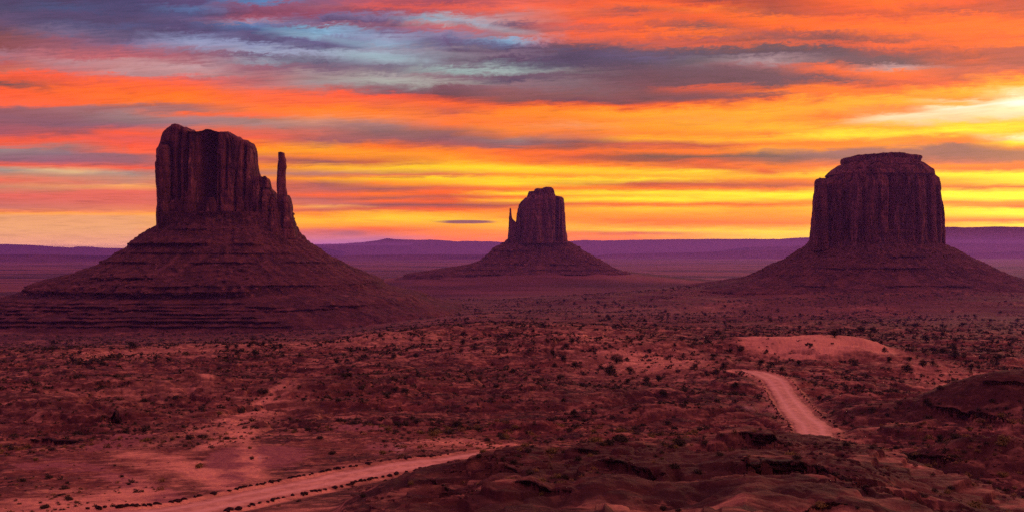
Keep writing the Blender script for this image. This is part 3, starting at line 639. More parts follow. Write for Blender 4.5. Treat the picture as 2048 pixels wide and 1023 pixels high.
# ------------------------------------------------------------------ terrain sheet
def build_ground():
    lr = np.linspace(math.log(2.0), math.log(60000), 6000); r = np.exp(lr)
    H = base_H(r, np.full_like(r, 1500.0)) / r * F
    wt = np.abs(np.gradient(H, lr)) * 1.15
    wt = np.where((r > 78) & (r < 900), wt + 110, np.where((r >= 900) & (r < 2600), 170, 24)); wt[r < 78] = 24
    cum = np.concatenate([[0], np.cumsum((wt[1:] + wt[:-1]) / 2 * np.diff(lr))])
    nr = int(cum[-1]); rs = np.interp(np.linspace(0, cum[-1], nr), cum, r)
    th = np.concatenate([np.radians(np.linspace(-180, -34, 60, endpoint=False)), np.radians(np.linspace(-34, -26.5, 60, endpoint=False)),
                         np.radians(np.linspace(-26.5, 26.5, 1500, endpoint=False)), np.radians(np.linspace(26.5, 34, 60, endpoint=False)),
                         np.radians(np.linspace(34, 180, 60, endpoint=False))])
    nc = len(th)
    R, T = np.meshgrid(rs, th, indexing='ij'); X = R * np.sin(T); Y = R * np.cos(T)
    Zs = np.empty_like(X)
    for a in range(0, nr, 120):
        Zs[a:a + 120] = ground_z(X[a:a + 120].ravel(), Y[a:a + 120].ravel()).reshape(X[a:a + 120].shape)
    print('ground', nr, nc)
    v = np.stack([X, Y, Zs], -1).reshape(-1, 3)
    f = grid_faces(nr, nc, wrap=True)
    # close the centre
    c0 = len(v); v = np.vstack([v, [[0, 0, ZC - 5.0]]])
    j = np.arange(nc); tri = np.stack([np.full(nc, c0), (j + 1) % nc, j], -1)
    f = f[:, ::-1]; tri = tri[:, ::-1]
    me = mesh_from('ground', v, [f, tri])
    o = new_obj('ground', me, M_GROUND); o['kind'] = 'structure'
    x, y = v[:, 0], v[:, 1]; r = np.hypot(x, y); px = np.where(y > 1, CX + F * x / np.maximum(y, 1), -5000)
    hh = base_H(r, px); py = HY + hh / np.maximum(r, 1) * F
    def blob(cx, cy, a, b, rot=0.0):
        t = math.radians(rot); dx = px - cx; dy = py - cy
        return np.exp(-(((dx * math.cos(t) + dy * math.sin(t)) / a) ** 2 + ((-dx * math.sin(t) + dy * math.cos(t)) / b) ** 2))
    front = y > 1
    dune = np.zeros(len(v))
    bx, by = P(1600, 468); dune = np.maximum(dune, np.exp(-(((x - bx) / 26) ** 2 + ((y - by) / 30) ** 2) ** 2))
    bx, by = P(1690, 468); dune = np.maximum(dune, .8 * np.exp(-(((x - bx) / 22) ** 2 + ((y - by) / 17) ** 2) ** 2))
    sand = dune * 1.2 + .55 * blob(1180, 690, 120, 22) + .75 * blob(1300, 735, 190, 26) + .7 * blob(1880, 735, 170, 26, 8) \
        + .75 * blob(1880, 775, 60, 14) + .55 * blob(600, 690, 420, 16) + .6 * blob(250, 700, 130, 10) + .5 * blob(430, 840, 190, 16, -12) \
        + .45 * blob(300, 900, 150, 20, 16) + .6 * blob(400, 925, 70, 16, 24) + .8 * blob(500, 900, 30, 60, -20) + .8 * blob(440, 870, 80, 10, -15) \
        + .75 * blob(60, 990, 190, 40) + .6 * blob(250, 980, 60, 30, -30) + .8 * blob(900, 885, 120, 14) + .5 * blob(1040, 890, 70, 10) \
        + .7 * blob(415, 770, 14, 12) + .6 * blob(560, 790, 90, 8, -15) + .7 * blob(1380, 873, 40, 5) + .4 * blob(620, 1010, 120, 20) + .5 * blob(1640, 770, 60, 6, 10) \
        + .5 * blob(1500, 625, 700, 16) + .35 * blob(300, 790, 420, 60) + .35 * blob(300, 950, 320, 60)
    clay = .95 * blob(455, 925, 62, 48) + .8 * blob(560, 900, 80, 26) + .7 * blob(230, 860, 130, 20, -8) + .8 * blob(300, 960, 110, 26, 20) \
        + .5 * blob(110, 900, 150, 16, 5) + .6 * blob(780, 890, 100, 22) + .6 * blob(700, 850, 120, 12) + .8 * blob(1545, 808, 50, 10) + .6 * blob(1640, 750, 60, 10) \
        + .5 * blob(650, 640, 900, 30)
    pale = .62 * blob(800, 890, 26, 28) + .55 * blob(1500, 812, 30, 8) + .6 * blob(1640, 765, 40, 5) + .6 * blob(1860, 785, 40, 4) + .6 * blob(520, 905, 9, 22)
    mr = (np.abs(x - ROAD['c'][0]) < ROAD['c'][2]) & (np.abs(y - ROAD['c'][1]) < ROAD['c'][3]); dr, _z = road_dist(x[mr], y[mr])
    sand[mr] += .62 * np.exp(-((dr - ROAD['hw'] - .6) / 2.3) ** 2)
    for arr, nm in ((sand, 'sand'), (clay, 'clay'), (pale, 'pale')): attr(me, nm, np.where(front, np.clip(arr, 0, 1), 0))
    attr(me, 'scrub', sstep(r, 700, 1100) * (1 - 0.65 * sstep(r, 3500, 6500)) * np.clip(.55 + 1.0 * fbm2(x / 260, y / 120, 3, 81), 0, 1))
    cb = P(2005, 266); cone = np.exp(-(((x - cb[0]) / 36) ** 2 + ((y - cb[1]) / 24) ** 2) ** 2)
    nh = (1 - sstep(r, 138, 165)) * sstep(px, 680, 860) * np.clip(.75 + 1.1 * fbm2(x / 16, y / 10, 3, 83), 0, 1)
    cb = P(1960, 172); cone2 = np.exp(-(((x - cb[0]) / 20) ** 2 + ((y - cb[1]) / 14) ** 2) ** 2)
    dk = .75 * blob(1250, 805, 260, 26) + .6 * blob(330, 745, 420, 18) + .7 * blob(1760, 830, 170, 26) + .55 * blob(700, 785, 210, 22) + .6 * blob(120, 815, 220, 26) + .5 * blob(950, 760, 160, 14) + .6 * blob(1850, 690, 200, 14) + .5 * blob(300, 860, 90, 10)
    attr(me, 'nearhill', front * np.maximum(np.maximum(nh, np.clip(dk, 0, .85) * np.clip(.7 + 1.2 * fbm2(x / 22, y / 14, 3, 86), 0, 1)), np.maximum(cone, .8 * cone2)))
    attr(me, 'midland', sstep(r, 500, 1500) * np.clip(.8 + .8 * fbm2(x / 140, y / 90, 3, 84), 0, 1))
    attr(me, 'farland', sstep(r, 1900, 3400))
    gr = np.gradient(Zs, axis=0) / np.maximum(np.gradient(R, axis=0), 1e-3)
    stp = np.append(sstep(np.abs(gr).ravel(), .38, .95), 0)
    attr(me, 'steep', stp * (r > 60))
    return o
GROUND = build_ground()

def build_road():
    p = ROAD['p']; d = np.gradient(p[:, :2], axis=0); d /= np.linalg.norm(d, axis=1)[:, None]; nrm = np.column_stack([-d[:, 1], d[:, 0]])
    # finer resample along
    t = np.arange(len(p)); tt = np.linspace(0, len(p) - 1, len(p) * 5)
    P3 = np.column_stack([np.interp(tt, t, p[:, k]) for k in range(3)]); N2 = np.column_stack([np.interp(tt, t, nrm[:, k]) for k in range(2)])
    N2 /= np.linalg.norm(N2, axis=1)[:, None]
    us = np.linspace(-1, 1, 21); hw = ROAD['hw']
    wob = 0.6 * pn2(tt * .22, tt * 0, 91) + .45 * pn2(tt * .9, tt * 0, 93)
    X = P3[:, None, 0] + N2[:, None, 0] * us[None, :] * (hw + wob[:, None]); Y = P3[:, None, 1] + N2[:, None, 1] * us[None, :] * (hw + wob[:, None])
    crown = 0.10 * (1 - us ** 2) - 0.05 - 0.30 * (np.abs(us) > .99)
    rut = -0.035 * (np.exp(-((np.abs(us) - .42) / .10) ** 2))
    Z = P3[:, None, 2] + crown[None, :] + rut[None, :] + 0.02 * pn2(X / 1.5, Y / 1.5, 92)
    v = np.stack([X, Y, Z], -1).reshape(-1, 3)
    me = mesh_from('road', v, grid_faces(len(tt), len(us)))
    attr(me, 'edge', np.broadcast_to(np.abs(us)[None, :], X.shape)); attr(me, 'track', np.broadcast_to(np.exp(-((np.abs(us) - .42) / .14) ** 2)[None, :], X.shape))
    o = new_obj('road', me, M_ROAD); o['kind'] = 'structure'
build_road()

# ------------------------------------------------------------------ buttes
def prof(pts):
    """silhouette side: list of (px, py) from top to bottom -> function py -> px"""
    ys = [p[1] for p in pts]; xs = [p[0] for p in pts]
    return lambda py: np.interp(py, ys, xs)

def rock_block(name, D, left, right, top, base_py, depth, mat, parent, org, nth=640, nz=190, yoff=0.0, p=0.62, recess=(), pillars=(),
               a1=3.6, a2=1.7, crack=4.2, cap=2.0, seed=0, fsc=1.0, strata=0.5, wl=26.0, lean=0.0, skew=0.0, shrink=None):
    p = max(p, .80)
    """vertical rock mass: outline from left/right/top profiles (photo px at distance D), depth in metres"""
    s = D / F
    lf, rf = prof(left), prof(right); tx = [q[0] for q in top]; ty = [q[1] for q in top]
    th = np.linspace(0, 2 * np.pi, nth, endpoint=False)
    ct, sn = np.cos(th), np.sin(th)
    ex = np.sign(ct) * np.abs(ct) ** p; ey = np.sign(sn) * np.abs(sn) ** p
    lmid = float(np.mean([q[0] for q in left])); rmid = float(np.mean([q[0] for q in right]))
    ncap = 26
    tz = np.concatenate([np.linspace(0, 1, nz), np.full(ncap, 1.0)])
    sh = np.concatenate([np.ones(nz), 1 - np.linspace(0, 1, ncap + 1)[1:] ** 1.0 * 0.985])
    # round the rim a little
    e = np.clip((tz[:nz] - .965) / .035, 0, 1); sh[:nz] -= 0.035 * e ** 2
    sh[nz:] *= 0.965
    TZ = tz[:, None]; SH = sh[:, None]
    xn = (lmid + rmid) / 2 + (rmid - lmid) / 2 * ex[None, :] * SH          # nominal px
    toppy = np.interp(xn, tx, ty)
    py = base_py + (toppy - base_py) * TZ
    l, r_ = lf(py), rf(py)
    px = (l + r_) / 2 + (r_ - l) / 2 * ex[None, :] * SH
    toppy2 = np.interp(px, tx, ty); py = base_py + (toppy2 - base_py) * TZ
    l, r_ = lf(py), rf(py); px = (l + r_) / 2 + (r_ - l) / 2 * ex[None, :] * SH
    wfac = (r_ - l) / (rmid - lmid)
    Yc = D + depth / 2 + yoff
    if shrink: px = shrink[0] + (px - shrink[0]) * shrink[1]
    X = (px - CX) * Yc / F; Z = ZC - (py - HY) * s
    dy = depth / 2 * (0.55 + 0.45 * wfac) * ey[None, :] * SH
    Y = Yc + dy + (X - (lmid + rmid - 2 * CX) / 2 * Yc / F) * skew
    # flutes
    f = fsc / wl
    zs = 0.17
    wx = X + 12 * pn3(X * f * .45, Y * f * .45, Z * f * .35, seed + 40) + 3 * pn3(X * f * 1.6, Y * f * 1.6, Z * f * 1.2, seed + 41); wy = Y
    n1 = pn3(wx * f, wy * f, Z * f * zs, seed + 1)
    n2 = pn3(wx * f * 2.6, wy * f * 2.6, Z * f * zs * 2.2, seed + 2)
    n3 = pn3(wx * f * 1.5, wy * f * 1.5, Z * f * zs * 1.3, seed + 3)
    n4 = pn3(wx * f * 6, wy * f * 6, Z * f * 0.9, seed + 4)
    n5 = pn3(wx * f * 14, wy * f * 14, Z * f * 5, seed + 5)
    n6 = pn3(wx * f * 3.4, wy * f * 3.4, Z * f * .35, seed + 6)
    dsp = a1 * (np.abs(n1) * 2.2 - .6) + a2 * n2 - crack * 1.3 * np.clip(.55 + 1.4 * pn3(X * f * .6, Y * f * .6, Z * f * .6, seed + 42), 0, 1.4) * np.exp(-(n3 / .085) ** 2) - crack * .5 * np.exp(-(n6 / .07) ** 2) * (n1 > -.2) + .55 * a2 * n4 + .35 * a2 * n5
    # overhanging beds, horizontal joints
    hz = pn2(Z * .11 * fsc + 3, X * .006, seed + 7); dsp = dsp + strata * 1.6 * hz
    jl = pn2(Z * .05 * fsc, n1 * 1.2, seed + 8); dsp = dsp - strata * 2.2 * np.exp(-(jl / .05) ** 2)
    # slab fall scars: blocky offsets
    blk = np.floor(3.0 * pn3(X * f * .9, Y * f * .9, Z * f * .40, seed + 9)) / 3.0 + .5 * np.floor(2.5 * pn3(X * f * 2.2, Y * f * 2.2, Z * f * .8, seed + 19)) / 2.5
    dsp = dsp + a1 * .8 * blk
    fx = ct[None, :]; fy = sn[None, :]
    side = np.clip(np.abs(fy) * 1.25, .35, 1)      # keep the outline near the traced profile
    fadeb = SH
    X = X + dsp * fx * .55 * fadeb; Y = Y + dsp * fy * side * fadeb
    front = (ey[None, :] < 0)
    for (rx, rw, rd, y0, y1) in recess:
        w = np.exp(-((px + 1.5 * n2 - rx) / rw) ** 2) * (sstep(py, y0 - 6, y0 + 6) * (1 - sstep(py, y1 - 8, y1 + 8)))
        Y = Y + np.where(front, w * rd * 1.7 * SH, 0)
    Z = Z + np.where(TZ >= 1, (cap * 1.0 * pn2(X * .06 * fsc, Y * .06 * fsc, seed + 11) + cap * .5 * pn2(X * .2 * fsc, Y * .2 * fsc, seed + 12)) * 1.0, 0) * np.clip((1 - SH) * 6 + .35, 0, 1)
    v = np.stack([X - org[0], Y - org[1], Z - org[2]], -1).reshape(-1, 3)
    fcs = grid_faces(len(tz), nth, wrap=True)
    last = (len(tz) - 1) * nth; c0 = len(v)
    v = np.vstack([v, v[last:last + nth].mean(0)]); j = np.arange(nth)
    tri = np.stack([last + j, last + (j + 1) % nth, np.full(nth, c0)], -1)
    return new_obj(name, mesh_from(name, v, [fcs, tri]), mat, parent)

def talus(D, left, right, cpx, yc, kfront, mat, parent, org, ledges, nth=900, nz=230, seed=0, amp=1.0, kback=1.0, name='talus_slope'):
    """debris apron: left/right outlines (photo px, top to bottom); kfront = depth/width of its plan"""
    s = yc / F
    def ext(p):      # carry the foot of the slope on below the plain
        (xa, ya), (xb, yb) = p[-2], p[-1]; k = (xb - xa) / max(yb - ya, 1e-3)
        k = max(-24.0, min(24.0, k)); return list(p) + [(xb + k * 7, yb + 7), (xb + k * 8.5, yb + 16), (xb + k * 10, yb + 34)]
    left, right = ext(left), ext(right)
    y0 = max(left[0][1], right[0][1]) - 14; y1 = min(left[-1][1], right[-1][1])
    rows = y0 + (y1 - y0) * np.linspace(0, 1, nz)
    lf, rf = prof(left), prof(right)
    th = np.linspace(0, 2 * np.pi, nth, endpoint=False)
    ct, sn = np.cos(th)[None, :], np.sin(th)[None, :]
    l = (cpx - lf(rows))[:, None]; r_ = (rf(rows) - cpx)[:, None]
    rowg = rows[:, None] + 0 * ct
    # radius by direction, blended smoothly between left and right
    wr = (1 + ct) / 2
    mean = (l + r_) / 2
    # plan: superellipse, sides take their own profile
    Rside = np.where(ct < 0, l, r_)
    Rf = mean
    c2 = ct ** 2
    R = (Rside * c2 + Rf * (1 - c2)) * s
    kk = np.where(sn < 0, kfront, kback)
    dxy = np.stack([ct + 0 * R, sn * kk + 0 * R], 0)
    rel0 = ((rows - rows[0]) / (rows[-1] - rows[0]))[:, None]
    pe = 1 - .38 * sstep(rel0, .25, .75)
    x = R * np.sign(ct) * np.abs(ct) ** pe; y = R * np.sign(sn) * np.abs(sn) ** pe * kk
    Z = ZC - (rowg - HY) * s
    h = ZC - (rows[0] - HY) * s
    # gullies running downhill: noise in direction
    ang = th[None, :] * 1.0
    cx_, cy_ = np.cos(ang), np.sin(ang)
    rel = np.clip((rowg - rows[0]) / (rows[-1] - rows[0]), 0, 1)
    g1 = np.abs(pn3(cx_ * 5, cy_ * 5, rel * .8, seed + 1)); g2 = np.abs(pn3(cx_ * 16 + .3 * pn3(cx_ * 5, cy_ * 5, rel * 6, 2), cy_ * 16, rel * 2.0, seed + 2))
    g3 = pn3(x / 22, y / 22, Z / 14, seed + 3); g4 = pn3(x / 7, y / 7, Z / 5, seed + 4); g5 = pn3(x / 2.8, y / 2.8, Z / 2.5, seed + 5)
    bed_shade = np.zeros_like(R)
    off = amp * (10 * (g1 - .25) * rel + 5.0 * (g2 - .25) * (0.25 + rel) + 3.6 * g3 + 2.3 * g4 + 1.2 * g5)
    # hard beds
    for (lrow, hrow, dep, x0, x1) in ledges:
        hard = 2.0 if hrow > 9 else 0.0
        pxx = cpx + x / s
        wob = 1.4 * pn2(x / 60, y / 60, seed + 6) + .5 * pn2(x / 14, y / 14, seed + 7)
        q = (rowg + wob - lrow) / hrow           # <0 above the lip
        lip = np.where(q < 0, np.exp(q * 0.45), np.clip(1 - q, 0, 1))
        m = (.25 + .75 * np.abs(sn)) * sstep(pxx, x0 - 25, x0 + 25) * (1 - sstep(pxx, x1 - 25, x1 + 25)) * sstep(pn2(x / 70, y / 70 + lrow * .37, seed + 8) + hard + .3 * (hrow < 3.5), -.25, .3)
        col = 1 + .38 * pn2(x / 7, y / 7, seed + 9) + .25 * pn2(x / 18, y / 18, seed + 12)       # fluted little cliffs
        off = off + dep * lip * m * col * 1.0
        bed_shade = np.maximum(bed_shade, m * np.clip(q * 6 + .6, 0, 1) * np.clip((1.05 - q) * 5, 0, 1) * np.clip(.75 + .6 * pn2(x / 9, y / 9, seed + 13), 0, 1))  # mask of the bed faces, where shade is put into the rock colour
    X = x + off * ct; Y = yc + y + off * sn
    X = X + (cpx - CX) * s
    v = np.stack([X - org[0], Y - org[1], Z - org[2] + amp * 1.2 * g4], -1).reshape(-1, 3)
    f = grid_faces(nz, nth, wrap=True)[:, ::-1]
    c0 = len(v); v = np.vstack([v, v[:nth].mean(0)]); j = np.arange(nth)
    tri = np.stack([(j + 1) % nth, j, np.full(nth, c0)], -1)[:, ::-1]
    me = mesh_from(name, v, [f, tri])
    fan = pn3(cx_ * 22, cy_ * 22, rel * 1.6, seed + 14) + .5 * pn3(cx_ * 60, cy_ * 60, rel * 5, seed + 15)
    attr(me, 'fan', np.append(fan.ravel(), 0)); attr(me, 'hardbed_shade', np.append(bed_shade.ravel(), 0))
    return new_obj(name, me, mat, parent), v[:-1].reshape(nz, nth, 3)

_ico_v = None
def stone_shapes(k=6, sub=1, seed=3):
    """a few irregular convex stones (unit size)"""
    import bmesh
    out = []
    r = random.Random(seed)
    for i in range(k):
        bm = bmesh.new(); bmesh.ops.create_icosphere(bm, subdivisions=sub, radius=1.0)
        sx, sy, sz = r.uniform(.8, 1.25), r.uniform(.7, 1.1), r.uniform(.5, .8)
        for v in bm.verts:
            n = float(pn3(v.co.x * 1.3 + i * 7, v.co.y * 1.3, v.co.z * 1.3, seed))
            v.co *= 1 + .45 * n
            v.co.x *= sx; v.co.y *= sy; v.co.z *= sz
        bm.verts.index_update()
        V = np.array([v.co[:] for v in bm.verts]); Fc = np.array([[v.index for v in f.verts] for f in bm.faces]); bm.free()
        out.append((V, Fc))
    return out
STONES = stone_shapes()
def scatter_mesh(name, pts, sizes, mat, parent=None, shapes=None, seed=1, smooth=False, zs=1.0):
    shapes = shapes or STONES
    r = np.random.RandomState(seed); VV = []; FF = []; n = 0
    k = r.randint(0, len(shapes), len(pts)); ang = r.rand(len(pts)) * 6.283
    for q in range(len(shapes)):
        ix = np.nonzero(k == q)[0]
        if len(ix) == 0: continue
        V, Fc = shapes[q]; ca, sa = np.cos(ang[ix])[:, None], np.sin(ang[ix])[:, None]
        s = sizes[ix][:, None]
        x = (V[None, :, 0] * ca - V[None, :, 1] * sa) * s; y = (V[None, :, 0] * sa + V[None, :, 1] * ca) * s; z = V[None, :, 2] * s * zs
        vv = np.stack([x, y, z], -1) + pts[ix][:, None, :]
        ff = Fc[None] + (n + np.arange(len(ix)) * len(V))[:, None, None]
        VV.append(vv.reshape(-1, 3)); FF.append(ff.reshape(-1, Fc.shape[1])); n += vv.shape[0] * vv.shape[1]
    return new_obj(name, mesh_from(name, np.vstack(VV), np.vstack(FF), smooth=smooth), mat, parent)
def scree(grid, n, rows, cols, size, parent, seed, mat=None, name='scree'):
    nz, nth, _ = grid.shape; r = np.random.RandomState(seed)
    i = (rows[0] + (rows[1] - rows[0]) * r.rand(n)) * (nz - 1); j = (cols[0] + (cols[1] - cols[0]) * r.rand(n)) * nth
    pts = grid[i.astype(int), j.astype(int) % nth]
    cl = pn2(pts[:, 0] / 25, pts[:, 2] / 12, seed) > -.15
    pts = pts[cl]
    o = scatter_mesh(name, pts, size * (0.35 + r.rand(len(pts)) ** 3 * 1.3), mat or M_SCREE, parent, seed=seed); o['kind'] = 'stuff'
    return o

def build_buttes():
    # --- left butte with the detached thumb
    D = 1700.0; org = at(455, 560, D + 60); b = empty('butte', org.tolist())
    tag(b, 'tall dark sandstone butte at left with a slim detached spire on its right shoulder', 'butte', 'buttes rising from the desert floor')
    L = [(333,240),(326,268),(325,284),(318,293),(317,310),(314,322),(313,360),(317,382),(317,410),(320,452),(319,470)]
    R = [(505,250),(510,278),(513,300),(513,322),(516,340),(519,356),(522,370),(524,400),(528,440),(530,470)]
    T = [(318,296),(325,283),(327,271),(333,259),(350,251),(360,247),(372,247),(384,252),(391,260),(401,262),(415,261),(430,257),(440,258),(456,262),(470,262),(478,269),(492,275),(505,277),(511,285),(514,300)]
    rock_block('rock_tower', D, L, R, T, 468, 118, M_TOWER, b, org, seed=3,
               recess=[(434, 12, 42, 262, 462), (418, 6, 18, 270, 430), (392, 3.5, 16, 262, 380), (352, 12, 12, 285, 400), (342, 2.2, 14, 296, 440), (376, 3, 10, 262, 400), (500, 2.5, 12, 290, 400), (470, 2, 8, 280, 380), (455, 2.5, 7, 310, 440), (486, 2, 6, 340, 440)])
    rock_block('outer_pillar', D, [(325,288),(318,296),(316,320),(314,345),(315,368),(319,385),(318,430),(319,468)], [(336,288),(340,296),(341,330),(341,400),(344,430),(346,468)], [(316,300),(320,294),(326,291),(336,291),(341,297)], 468, 34, M_TOWER, b, org, nth=220, nz=150, yoff=-7, seed=13, a1=1.2, a2=.8, crack=1.2, wl=14)
    rock_block('leaning_slab', D, [(418,396),(413,410),(410,440),(408,466)], [(430,396),(433,410),(434,440),(436,466)], [(410,404),(418,396),(428,397),(434,405)], 466, 22, M_TOWER, b, org, nth=160, nz=90, yoff=-4, seed=14, a1=.8, a2=.6, crack=.8, wl=10)
    rock_block('shoulder', D, [(512,350),(508,372),(504,400),(500,470)], [(535,352),(538,370),(549,381),(553,392),(562,402),(570,420),(576,445),(580,470)],
               [(508,352),(517,355),(521,354),(525,351),(533,352),(537,360),(540,366),(547,370),(554,376),(560,384),(568,394),(578,412)], 470, 78, M_TOWER, b, org, nth=300, nz=140, yoff=6, seed=5, a1=2, wl=15, crack=2.4, recess=[(531,3,8,372,470),(548,2,6,392,470)])
    rock_block('boulder_cap', D, [(524,352),(521,360),(519,374)], [(538,352),(541,362),(543,374)], [(519,362),(524,354),(531,351),(538,356),(542,366)], 374, 22, M_TOWER, b, org, nth=90, nz=30, yoff=18, seed=15, a1=.6, a2=.6, crack=.4, wl=6)
    rock_block('spire', D, [(557,298),(556,308),(557,316),(555,330),(554,352),(554,372),(555,400),(556,440),(556,470)], [(569,298),(570,310),(572,316),(573,330),(571,345),(572,372),(575,390),(577,420),(580,470)],
               [(554,304),(557,302),(563,301),(569,302),(572,313),(575,318)], 472, 17, M_TOWER, b, org, nth=200, nz=170, yoff=22, seed=7, a1=.7, a2=.55, crack=.8, wl=9, strata=.45, cap=.6)
    rock_block('lower_pillar', D, [(568,384),(567,400),(566,440),(564,474)], [(577,384),(581,395),(584,410),(585,432),(590,445),(593,460),(594,474)],
               [(568,392),(574,388),(579,389),(583,399),(586,425),(592,448),(595,460)], 476, 46, M_TOWER, b, org, nth=220, nz=110, yoff=16, seed=8, a1=1.0, a2=.8, crack=1.4, wl=10)
    TL = [(330,440),(319,453),(300,462),(283,473),(265,486),(261,494),(246,502),(232,516),(203,532),(168,547),(125,557),(110,565),(99,578),(60,587),(32,597),(0,607),(-50,618),(-140,634),(-240,650)]
    TRt = [(585,440),(595,464),(607,478),(615,484),(640,500),(652,510),(672,520),(706,536),(740,552),(760,564),(768,573),(800,582),(836,588),(858,602),(905,614),(925,628),(945,640),(965,650)]
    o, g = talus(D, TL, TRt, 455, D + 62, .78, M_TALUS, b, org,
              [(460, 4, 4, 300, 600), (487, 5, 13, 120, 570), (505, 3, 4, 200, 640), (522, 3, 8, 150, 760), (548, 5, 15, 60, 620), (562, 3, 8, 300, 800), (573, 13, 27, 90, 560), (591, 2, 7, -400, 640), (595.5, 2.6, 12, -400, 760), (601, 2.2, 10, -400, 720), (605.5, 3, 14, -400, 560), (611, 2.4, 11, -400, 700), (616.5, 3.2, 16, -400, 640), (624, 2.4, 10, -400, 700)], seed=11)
    scree(g, 4200, (.08, .80), (.5, 1.0), 1.25, b, 21)
    scree(g, 500, (.40, .60), (.58, .86), 1.9, b, 22, name='fallen_blocks')
    # --- middle butte with its small thumb
    D = 3200.0; org = at(1090, 540, D + 90); b = empty('butte', org.tolist())
    tag(b, 'distant purple butte in the middle with a short thin spire on its left side', 'butte', 'buttes rising from the desert floor')
    rock_block('rock_tower', D, [(1052,380),(1046,394),(1041,400),(1038,410),(1035,425),(1033,445),(1030,485)], [(1120,385),(1127,393),(1129,405),(1129,420),(1131,440),(1134,470),(1135,490)],
               [(1040,404),(1046,394),(1055,393),(1080,392),(1111,391),(1127,393),(1131,400)], 486, 150, M_TOWER, b, org, nth=520, nz=120, seed=23, a1=4, a2=2, crack=4, wl=38, fsc=1,
               recess=[(1112, 2.5, 20, 395, 480), (1042, 3, 14, 400, 480), (1120, 1.5, 12, 400, 480), (1085, 4, 6, 420, 480)])
    rock_block('cap_rock', D, [(1056,378),(1055,386),(1053,400)], [(1107,370),(1109,378),(1112,390),(1112,400)], [(1053,388),(1058,381),(1068,380),(1070,376),(1084,375),(1088,373),(1104,373),(1108,378),(1111,388)], 396, 78, M_TOWER, b, org, nth=220, nz=40, yoff=36, seed=24, a1=2, a2=1.5, crack=1, strata=2.0, wl=22)
    rock_block('spire', D, [(1019.5,412),(1018,430),(1017,450),(1015,486)], [(1023,412),(1024.5,425),(1026,435),(1031,442),(1034,448),(1037,486)], [(1017,418),(1019.5,415),(1022,415),(1024,420),(1025,434),(1028,440),(1033,444)], 486, 30, M_TOWER, b, org, nth=160, nz=120, yoff=40, seed=25, a1=1, a2=.8, crack=1, wl=12, p=.8, cap=.6)
    TL = [(1024,468),(1014,480),(1003,488),(986,496),(983,503),(974,508),(971,513),(956,523),(940,528),(900,534),(860,540)]
    TRt = [(1128,468),(1134,481),(1150,489),(1166,501),(1184,511),(1204,523),(1220,533),(1242,541),(1262,549),(1290,553)]
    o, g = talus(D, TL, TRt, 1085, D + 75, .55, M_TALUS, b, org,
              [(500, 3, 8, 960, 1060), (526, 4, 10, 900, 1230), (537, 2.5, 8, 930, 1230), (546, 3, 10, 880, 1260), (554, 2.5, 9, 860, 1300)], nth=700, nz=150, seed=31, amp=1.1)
    scree(g, 1200, (.1, .8), (.5, 1.0), 3.4, b, 33)
    # --- right butte, broad and flat-capped
    D = 2130.0; org = at(1755, 540, D + 90); b = empty('butte', org.tolist())
    tag(b, 'broad round butte at right with stepped flat cap and fluted walls', 'butte', 'buttes rising from the desert floor')
    rock_block('rock_tower', D, [(1648,338),(1643,352),(1638,356),(1628,365),(1624,385),(1623,410),(1620,440),(1617,470),(1616,505)], [(1862,338),(1866,345),(1874,352),(1878,365),(1881,385),(1884,400),(1886,430),(1887,460),(1886,505)],
               [(1622,366),(1640,358),(1646,350),(1656,340),(1700,336),(1750,332),(1800,334),(1855,337),(1866,345),(1876,356),(1880,368)], 500, 190, M_TOWER, b, org, nth=900, nz=200, seed=43, shrink=(1752, .955), a1=4.4, a2=2.0, crack=4.6, wl=30, strata=.4, p=.75,
               recess=[(1752, 3.5, 20, 338, 500), (1700, 3, 9, 380, 500), (1830, 4, 12, 345, 500), (1852, 3, 9, 370, 500), (1670, 6, 10, 380, 500), (1800, 3, 8, 350, 480), (1775, 6, 7, 350, 500), (1866, 2.5, 8, 380, 500), (1728, 2, 7, 370, 470)])
    rock_block('outer_pillar', D, [(1627,352),(1625,362),(1624,385),(1622,420),(1619,460),(1617,505)], [(1644,352),(1646,362),(1648,400),(1650,460),(1652,505)], [(1625,357),(1630,354),(1642,355),(1646,359)], 500, 46, M_TOWER, b, org, nth=220, nz=150, yoff=24, seed=44, shrink=(1752, .955), a1=1.8, a2=1, crack=2, wl=16)
    rock_block('upper_tier', D, [(1680,316),(1670,327),(1656,337),(1650,346)], [(1840,316),(1850,325),(1864,334),(1866,346)], [(1652,338),(1660,335),(1672,326),(1682,321),(1750,312),(1842,320),(1854,328),(1864,335)], 345, 168, M_TOWER, b, org, nth=600, nz=50, yoff=10, seed=45, shrink=(1752, .96), a1=2, a2=1.2, crack=.8, strata=2.2, wl=26, p=.8)
    rock_block('cap_rock', D, [(1686,305),(1683,311),(1684,318),(1690,324)], [(1838,304),(1841,310),(1838,318),(1832,324)], [(1683,312),(1687,308),(1710,305),(1735,304),(1765,302),(1785,302),(1802,305),(1836,306),(1841,311)], 322, 130, M_TOWER, b, org, nth=520, nz=40, yoff=26, seed=46, shrink=(1752, .965), a1=1.6, a2=1.2, crack=.8, strata=1.4, wl=22, p=.8)
    TL = [(1628,474),(1617,490),(1602,500),(1588,509),(1584,513),(1566,523),(1547,531),(1530,543),(1512,555),(1480,561),(1440,567),(1420,570)]
    TRt = [(1878,474),(1886,488),(1902,496),(1918,505),(1934,515),(1958,527),(1976,539),(1998,550),(2020,556),(2060,566)]
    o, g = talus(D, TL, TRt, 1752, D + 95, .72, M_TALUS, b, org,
              [(512, 3, 8, 1690, 1870), (533, 2.5, 6, 1600, 1800), (564, 3.5, 13, 1500, 1860), (588, 3, 3, 1540, 1700), (575, 3, 3, 1800, 2050)], seed=51)
